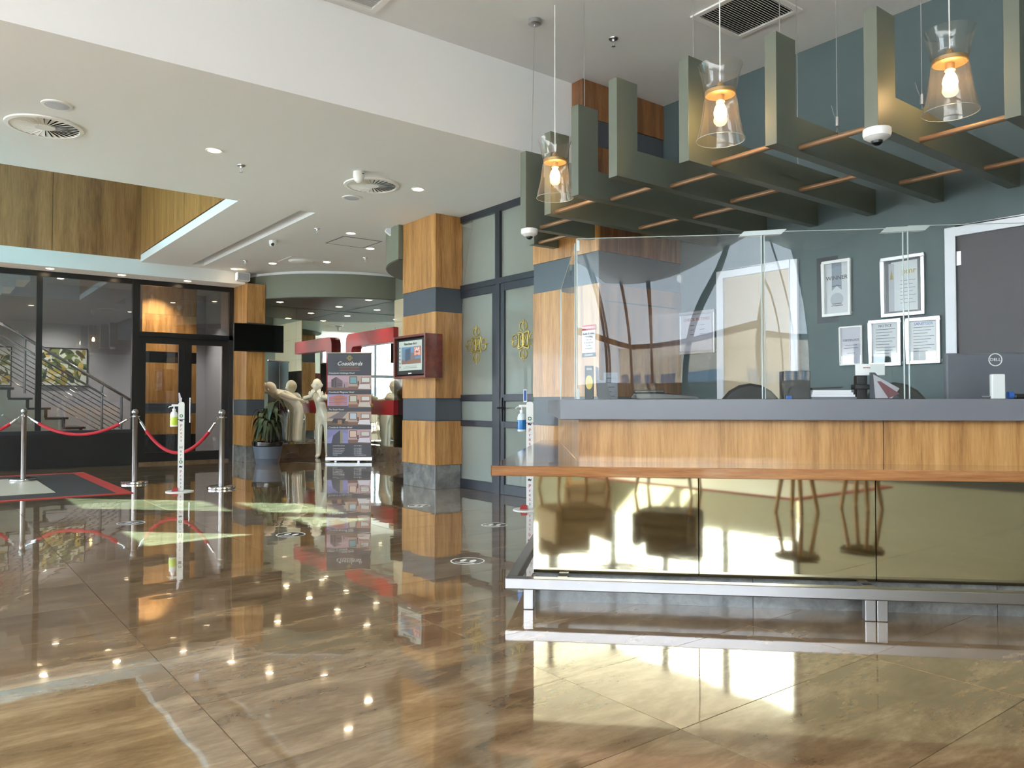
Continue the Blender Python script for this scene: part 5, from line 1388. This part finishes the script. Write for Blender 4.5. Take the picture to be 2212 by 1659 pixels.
stanchion(SP[1], 'steel ball-top rope post at the corner of the red border')
stanchion(SP[2], 'steel ball-top rope post right of the sanitiser stand')
SP0 = SP[0] + Vector((-1.05, 0.55, 0))
stanchion(SP0, 'steel ball-top rope post beyond the left edge', 0.0061)
def rope(a, b, sag, label):
    a, b = a.copy(), b.copy()
    d = (b - a).normalized()
    A, B = a + d * 0.058 + EZ * 0.888, b - d * 0.058 + EZ * 0.888
    t = thing('velvet_rope', label, 'rope', tuple((A + B) / 2 - EZ * sag), 'red velvet ropes')
    pts = [A.lerp(B, i / 28) - EZ * (sag * (1 - (2 * i / 28 - 1) ** 2)) for i in range(29)]
    MB().tube(pts[3:26], 0.022, 10).build('velvet', 'red_velvet', t, True)
    for q in (pts[1:4], pts[25:28]):
        MB().tube(q, 0.017, 10).build('end_cap', 'chrome', t, True)
    for q in (pts[0:2], pts[27:29]):
        MB().tube(q, 0.005, 6).build('hook', 'chrome', t)
rope(SP[0], SP[1], 0.24, 'red velvet rope hung between the two left rope posts')
rope(SP[1], SP[2], 0.46, 'red velvet rope hung behind the sanitiser stand')
rope(SP0, SP[0], 0.25, 'red velvet rope running out of the left edge')

def sanitiser(p, label, bottle, liquid, head, s=1.0):
    t = thing('sanitiser_stand', label, 'sanitiser stand', (p.x, p.y, 0), 'hand sanitiser stands')
    face = Vector((-p.x, -p.y, 0)).normalized(); rt = Vector((-face.y, face.x, 0))
    M = Matrix.Translation((p.x, p.y, 0)) @ Matrix(((rt.x, -face.x, 0, 0), (rt.y, -face.y, 0, 0), (0, 0, 1, 0), (0, 0, 0, 1)))
    MB(M).lathe([(0, 0.0005), (0.16, 0.0005), (0.16, 0.008), (0, 0.009)], (-0.01, 0, 0), 36).build('base_plate', 'plastic_white', t, True)
    MB(M).prism(rrect(-0.035, 0.035, 0.009, 1.09, 0.025), (0, -0.01, 0), (1, 0, 0), (0, 0, 1), (0, 0.05, 0)).build('post', 'plastic_white', t)
    MB(M).prism([(-0.10, 0.012), (-0.03, 0.012), (-0.03, 0.05), (-0.085, 0.05)], (0, -0.05, 0), (1, 0, 0), (0, 0, 1), (0, 0.06, 0)).build('foot_pedal', 'ink_red', t)
    MB(M).box(-0.11, -0.02, 0.0, 0.03, 1.035, 1.06).build('press_arm', 'plastic_white', t, bevel=0.005)
    bc_ = (-0.082, 0.01, 0.79)
    b = MB(M).lathe([(0, 0), (0.04, 0), (0.043, 0.01), (0.043, 0.14), (0.035, 0.17), (0.018, 0.185), (0.018, 0.195)], bc_, 20).build('bottle', bottle, t, True)
    MB(M).lathe([(0.0435, 0.02), (0.0437, 0.022), (0.0437, 0.115), (0.0435, 0.117)], bc_, 20).build('bottle_label', liquid, b, True)
    MB(M).lathe([(0.02, 0.19), (0.02, 0.215), (0.007, 0.22), (0.007, 0.245), (0.016, 0.245), (0.016, 0.255), (0, 0.257)], bc_, 14).build('pump', 'plastic_white', b, True)
    MB(M).tube([(-0.082, 0.01, 1.04), (-0.13, 0.0, 1.035), (-0.145, 0.0, 1.02)], 0.006, 6).build('nozzle', 'plastic_white', b)
    MB(M).tube([(-0.128, -0.012, 0.875), (0.037, -0.012, 0.875)], 0.003, 6).build('strap', 'plastic_black', t)
    o_ = lambda x, z: M @ Vector((x, -0.0112, z))
    for z0 in (0.80, 0.24):
        for i, ch in enumerate('Press Here'):
            if ch != ' ':
                text(ch, o_(0, z0 - 0.044 * i), rt, EZ, 0.05, 'ink_red' if i < 5 else 'ink', t, ext=0.0004)
        ring = [(0.02 * math.cos(a), 0.02 * math.sin(a)) for a in [i * PI / 10 for i in range(20)]]
        picture('cross_symbol', t, o_(0, z0 + 0.12), rt, EZ, [(ring, (40, 120, 60)), (R(-0.012, -0.004, 0.012, 0.004), (240, 240, 240)), (R(-0.004, -0.012, 0.004, 0.012), (240, 240, 240))], base=0.0003)
        picture('hand_symbol', t, o_(0, z0 + 0.065), rt, EZ, [([(-0.02, -0.01), (0.014, -0.014), (0.02, 0.012), (0.008, 0.002), (-0.004, 0.012), (-0.02, 0.004)], (60, 40, 60))], base=0.0003)
    if head:
        MB(M).prism(R(-0.065, 1.085, -0.028, 1.215), (0, -0.005, 0), (1, 0, 0), (0, 0, 1), (0, 0.008, 0)).build('header_sign', 'plastic_white', t)
        MB(M).prism(R(-0.060, 1.10, -0.033, 1.205), (0, -0.0065, 0), (1, 0, 0), (0, 0, 1), (0, 0.0014, 0)).build('header_print', 'ink_blue', t)
    else:
        MB(M).prism([(-0.03, 1.09), (0.0, 1.09), (-0.005, 1.14), (-0.02, 1.20), (-0.035, 1.2)], (0, 0.0, 0), (1, 0, 0), (0, 0, 1), (0, 0.006, 0)).build('header_sign', 'paper_lilac', t)
    return t
p = onZ(390, 1062)
sanitiser(p, 'white sanitiser stand with lime labelled bottle between the rope posts', 'plastic_white', 'liquid_lime', False)
p = onZ(1155, 1097)
sanitiser(Vector((4.93, 6.13, 0)), 'white sanitiser stand with blue bottle behind the counter ledge', 'bottle', 'liquid_blue', True)

# ================================================================ FLOOR COVERINGS AND STICKERS
t = thing('entrance_mat', 'black entrance mat with a red border', 'mat', (0.4, 11.9, 0))
mx0, mx1, my0, my1, bw_ = -0.9, 2.08, 10.12, 13.62, 0.17
box('mat_field', 'mat_black', (mx0 + bw_, mx1 - bw_, my0 + bw_ * 0.6, my1 - bw_, 0.0005, 0.006), t)
for q in ((mx0, mx1, my0, my0 + bw_ * 0.6), (mx0, mx1, my1 - bw_, my1), (mx0, mx0 + bw_, my0 + bw_ * 0.6, my1 - bw_), (mx1 - bw_, mx1, my0 + bw_ * 0.6, my1 - bw_)):
    box('red_border', 'red_mat', (q[0], q[1], q[2], q[3], 0.0005, 0.0055), t)
t = thing('pale_mat', 'pale cream mat lying on the black entrance mat', 'mat', (0.4, 11.8, 0.006))
box('mat_sheet', 'mat_pale', (-0.5, 1.34, 10.70, 12.95, 0.0062, 0.011), t)
def sticker(px, py, label, dark):
    p = onZ(px, py)
    t = thing('floor_sticker', label, 'sticker', (p.x, p.y, 0), 'round footprint stickers on the floor')
    c = (p.x, p.y, 0)
    MB().lathe([(0, 0.0004), (0.118, 0.0004), (0.118, 0.001), (0, 0.001)], c, 36).build('disc', 'plastic_black' if dark else 'sticker_brown', t)
    MB().lathe([(0.108, 0.0011), (0.118, 0.0011), (0.118, 0.0014), (0.108, 0.0014)], c, 36, closed=True).build('ring', 'white_print', t)
    M = Matrix.Translation((p.x, p.y, 0.0011)) @ Matrix.Rotation(-YAW - 0.3, 4, 'Z')
    for s in (-1, 1):
        pts = [(s * 0.035 + 0.020 * math.cos(a), 0.045 * math.sin(a) * (1.0 if math.sin(a) > 0 else 0.9)) for a in [i * PI / 8 for i in range(16)]]
        MB(M).prism(pts, (0, 0.01, 0), (1, 0, 0), (0, 1, 0), (0, 0, 0.0004)).build('footprint', 'white_print', t)
    MB(M).prism(R(-0.07, -0.066, 0.07, -0.052), (0, 0, 0), (1, 0, 0), (0, 1, 0), (0, 0, 0.0004)).build('bar_mark', 'white_print', t)
plain('sticker_brown', (112, 96, 76), 0.12, coat=0.5)
for px, py, w, dk in ((283, 1130, 'left of the sanitiser stand reflection', True), (628, 1155, 'in the middle of the lobby floor', True), (1010, 1212, 'nearest the brass counter corner', False), (1068, 1134, 'between the wood column and the counter', False), (905, 1093, 'in front of the wood column', False)):
    sticker(px, py, 'round footprint floor sticker ' + w, dk)

# ================================================================ STAIR HALL THINGS
a, b_ = onY(0, 697, 15.6), onY(283, 865, 15.6)
d_ = b_ - a
slope = d_.z / d_.x
t = thing('stair_railing', 'stainless steel stair railing with parallel rods behind the glass', 'railing', (2.0, 15.6, 0.6))
def rz(x, off): return a.z + slope * (x - a.x) - off
MB().tube([(0.3, 15.6, rz(0.3, 0)), (b_.x, 15.6, b_.z)], 0.026, 10).build('handrail', 'chrome', t, True)
for k in range(1, 9):
    MB().tube([(0.3, 15.6, rz(0.3, 0.19 + 0.085 * k)), (3.0, 15.6, max(0.3, rz(3.0, 0.19 + 0.085 * k)))], 0.009, 6).build('rail_rod', 'chrome', t, True)
MB().tube([(0.3, 15.55, rz(0.3, 0.20)), (2.72, 15.55, rz(2.72, 0.20))], 0.019, 8).build('lower_handrail', 'chrome', t, True)
for x in (0.45, 1.47, 2.66, 2.98):
    z0 = max(0.0, rz(x, 0.95))
    if x > 2.5: z0 = 0.0
    MB().tube([(x, 15.6, z0), (x, 15.6, rz(x, 0.03))], 0.02, 10).build('baluster', 'steel', t, True)
def painting(px0, px1, py0, py1, label, seed):
    p0, p1 = onY(px0, py0, 18.19), onY(px1, py1, 18.19)
    t = thing('leaf_painting', label, 'painting', ((p0.x + p1.x) / 2, 18.18, p1.z), 'leaf paintings')
    box('canvas', 'flat_206_214_206' if 'flat_206_214_206' in MATS else flat((206, 214, 206)), (p0.x, p1.x, 18.17, 18.199, p1.z, p0.z), t)
    for q in ((p0.x - 0.02, p0.x, p1.z, p0.z), (p1.x, p1.x + 0.02, p1.z, p0.z), (p0.x - 0.02, p1.x + 0.02, p0.z, p0.z + 0.02), (p0.x - 0.02, p1.x + 0.02, p1.z - 0.02, p1.z)):
        box('frame_bar', 'frame_black', (q[0], q[1], 18.16, 18.199, q[2], q[3]), t)
    rn = random.Random(seed)
    W, H = p1.x - p0.x, p0.z - p1.z
    sh = []
    cols = [(60, 78, 44), (92, 112, 58), (150, 140, 62), (176, 152, 70), (44, 58, 38), (118, 126, 70), (190, 172, 96), (80, 66, 40)]
    for k in range(70):
        cx_, cz_ = rn.uniform(0.04, 0.96) * W, rn.uniform(0.05, 0.95) * H
        if cx_ < 0.3 * W and cz_ < 0.35 * H and rn.random() < 0.6: continue
        an = rn.uniform(0, 2 * PI); ln = rn.uniform(0.06, 0.2) * W; wd = ln * rn.uniform(0.2, 0.4)
        pts = []
        for i in range(10):
            q = 2 * PI * i / 10
            x, y = ln * math.cos(q), wd * math.sin(q) * (1 - 0.5 * math.cos(q))
            pts.append((min(W, max(0, cx_ + x * math.cos(an) - y * math.sin(an))), min(H, max(0, cz_ + x * math.sin(an) + y * math.cos(an)))))
        c = cols[rn.randrange(4, 6)] if cz_ > 0.6 * H and rn.random() < 0.6 else cols[rn.randrange(len(cols))]
        sh.append((pts, c))
    picture('painted_leaves', t, (p0.x, 18.17, p1.z), (1, 0, 0), EZ, sh, lift=0.00005, base=0.0005)
painting(91, 186, 752, 833, 'framed painting of green and yellow leaves behind the railing', 4)
painting(-60, 22, 748, 832, 'framed leaf painting cut by the left edge', 9)

# ================================================================ LOUNGE SIDE (seen only in reflections)
def stool(x, y, label):
    t = thing('wooden_stool', label, 'stool', (x, y, 0), 'round stools in the lounge')
    MB().lathe([(0, 0.40), (0.2, 0.40), (0.215, 0.415), (0.215, 0.44), (0.2, 0.455), (0, 0.46)], (x, y, 0), 28).build('seat', 'seat_black', t, True)
    for k in range(4):
        a = PI / 4 + k * PI / 2
        MB().tube([(x + 0.13 * math.cos(a), y + 0.13 * math.sin(a), 0.40), (x + 0.2 * math.cos(a), y + 0.2 * math.sin(a), 0.001)], [0.024, 0.018], 10).build('leg', 'wood_leg', t, True)
stool(1.56, -0.95, 'round black stool with splayed wooden legs near the counter reflection')
stool(1.79, -1.75, 'round black stool with splayed wooden legs further back')
def armchair(x, y, rz_, mat, label):
    zr = 0.0
    M = Matrix.Translation((x, y, zr)) @ Matrix.Rotation(rz_, 4, 'Z')
    t = thing('lounge_armchair', label, 'armchair', (x, y, zr), 'armchairs in the lounge')
    box('seat_cushion', mat, (-0.27, 0.27, -0.30, 0.28, 0.32, 0.46), t, 0.04, M)
    box('backrest', mat, (-0.36, 0.36, 0.28, 0.42, 0.22, 0.86), t, 0.05, M)
    for s in (-1, 1):
        box('armrest', mat, (min(s * 0.27, s * 0.38), max(s * 0.27, s * 0.38), -0.32, 0.28, 0.22, 0.62), t, 0.04, M)
    box('seat_base', mat, (-0.27, 0.27, -0.30, 0.28, 0.2, 0.32), t, 0.01, M)
    for sx in (-1, 1):
        for sy_ in (-0.27, 0.36):
            MB(M).tube([(sx * 0.3, sy_, 0.22), (sx * 0.33, sy_ * 1.1, 0.001)], [0.022, 0.015], 8).build('leg', 'wood_leg', t, True)
armchair(-0.35, -1.25, math.radians(150), 'seat_black', 'black upholstered lounge armchair')
armchair(-1.3, -0.6, math.radians(110), 'seat_beige', 'beige upholstered lounge armchair facing the counter')
armchair(-3.2, -2.6, math.radians(135), 'seat_beige', 'beige upholstered lounge armchair by the window wall')
t = thing('lounge_rug', 'pale lounge rug with a red edge', 'rug', (-1.2, -2.6, 0))
box('rug_field', 'mat_pale', (-2.4, 0.9, -3.9, -1.9, 0.0005, 0.008), t)
for q in ((-2.5, 1.0, -4.0, -3.9), (-2.5, 1.0, -1.9, -1.8), (-2.5, -2.4, -3.9, -1.9), (0.9, 1.0, -3.9, -1.9)):
    box('rug_edge', 'rug_red', (q[0], q[1], q[2], q[3], 0.0005, 0.008), t)

# ================================================================ OUTSIDE
struct(box('ground', 'asphalt', (-70, 70, -70, 70, -0.3, -0.14)), 'paved street outside')
t = thing('added_sun_canopy', 'unseen flat canopy added to keep the sun out of the side doors', 'canopy', (-2.6, 11.4, -0.14))  # out of view, added to block sun at the entrance glass
box('sun_shade_slab', 'paint_white', (-6.4, -1.12, 8.17, 15.2, 2.29, 2.335), t)
for y in (8.6, 14.8):
    MB().tube([(-6.2, y, -0.139), (-6.2, y, 2.29)], 0.07, 14).build('post', 'frame_dark', t, True)
t = thing('added_sun_eave', 'unseen eave added to keep sun off the lounge floor', 'roof', (-7.5, 1.0, -0.14))  # out of view, added to limit the sun entering the lounge
box('sun_eave_slab', 'paint_white', (-7.5, -6.22, -6.2, 8.0, 4.26, 4.36), t)
for y in (-5.5, 0.8, 7.2):
    MB().tube([(-7.35, y, -0.139), (-7.35, y, 4.26)], 0.07, 14).build('post', 'frame_dark', t, True)
def block(name, label, x0, x1, y0, y1, hgt, face, mat, accent):
    t = thing(name, label, 'building', ((x0 + x1) / 2, (y0 + y1) / 2, -0.14), 'buildings across the street')
    box('wall', mat, (x0, x1, y0, y1, -0.139, hgt), t)
    nfl = int(hgt // 3)
    L0, L1 = (x0, x1) if face in 'ns' else (y0, y1)
    n = max(2, int((L1 - L0) / 3.0))
    for f in range(nfl):
        z = 0.9 + 3 * f
        for i in range(n):
            p0 = L0 + (L1 - L0) * (i + 0.18) / n; p1 = L0 + (L1 - L0) * (i + 0.82) / n
            if face == 'n': q = (p0, p1, y1, y1 + 0.05, z, z + 1.5)
            else: q = (x1, x1 + 0.05, p0, p1, z, z + 1.5)
            box('window', 'building_glass', q, t)
        if f > 0:
            if face == 'n': q = (x0, x1, y1 + 0.05, y1 + 1.1, z - 1.0, z - 0.8)
            else: q = (x1 + 0.05, x1 + 1.1, y0, y1, z - 1.0, z - 0.8)
            box('balcony', mat, q, t)
            if face == 'n': q = (x0, x1, y1 + 1.05, y1 + 1.1, z - 0.8, z + 0.1)
            else: q = (x1 + 1.05, x1 + 1.1, y0, y1, z - 0.8, z + 0.1)
            box('balustrade', 'building_cream', q, t)
    if accent:
        if face == 'n': q = (x0 + 1, x0 + 4.5, y1 + 0.06, y1 + 0.2, 3.2, 6.4)
        else: q = (x1 + 0.06, x1 + 0.2, y0 + 1, y0 + 5, 2.4, 5.4)
        box('shop_sign', 'building_pink', q, t)
block('street_building', 'cream building with balconies and a pink shop sign', -12, 4, -36, -28, 7.0, 'n', 'building_cream', True)
block('street_building', 'pale building with balconies beyond the side windows', -36, -28, -14, 6, 6.4, 'e', 'building_cream', True)
block('street_building', 'low pale building at the street corner', -34, -15, -40, -30, 5, 'n', 'building_cream', False)
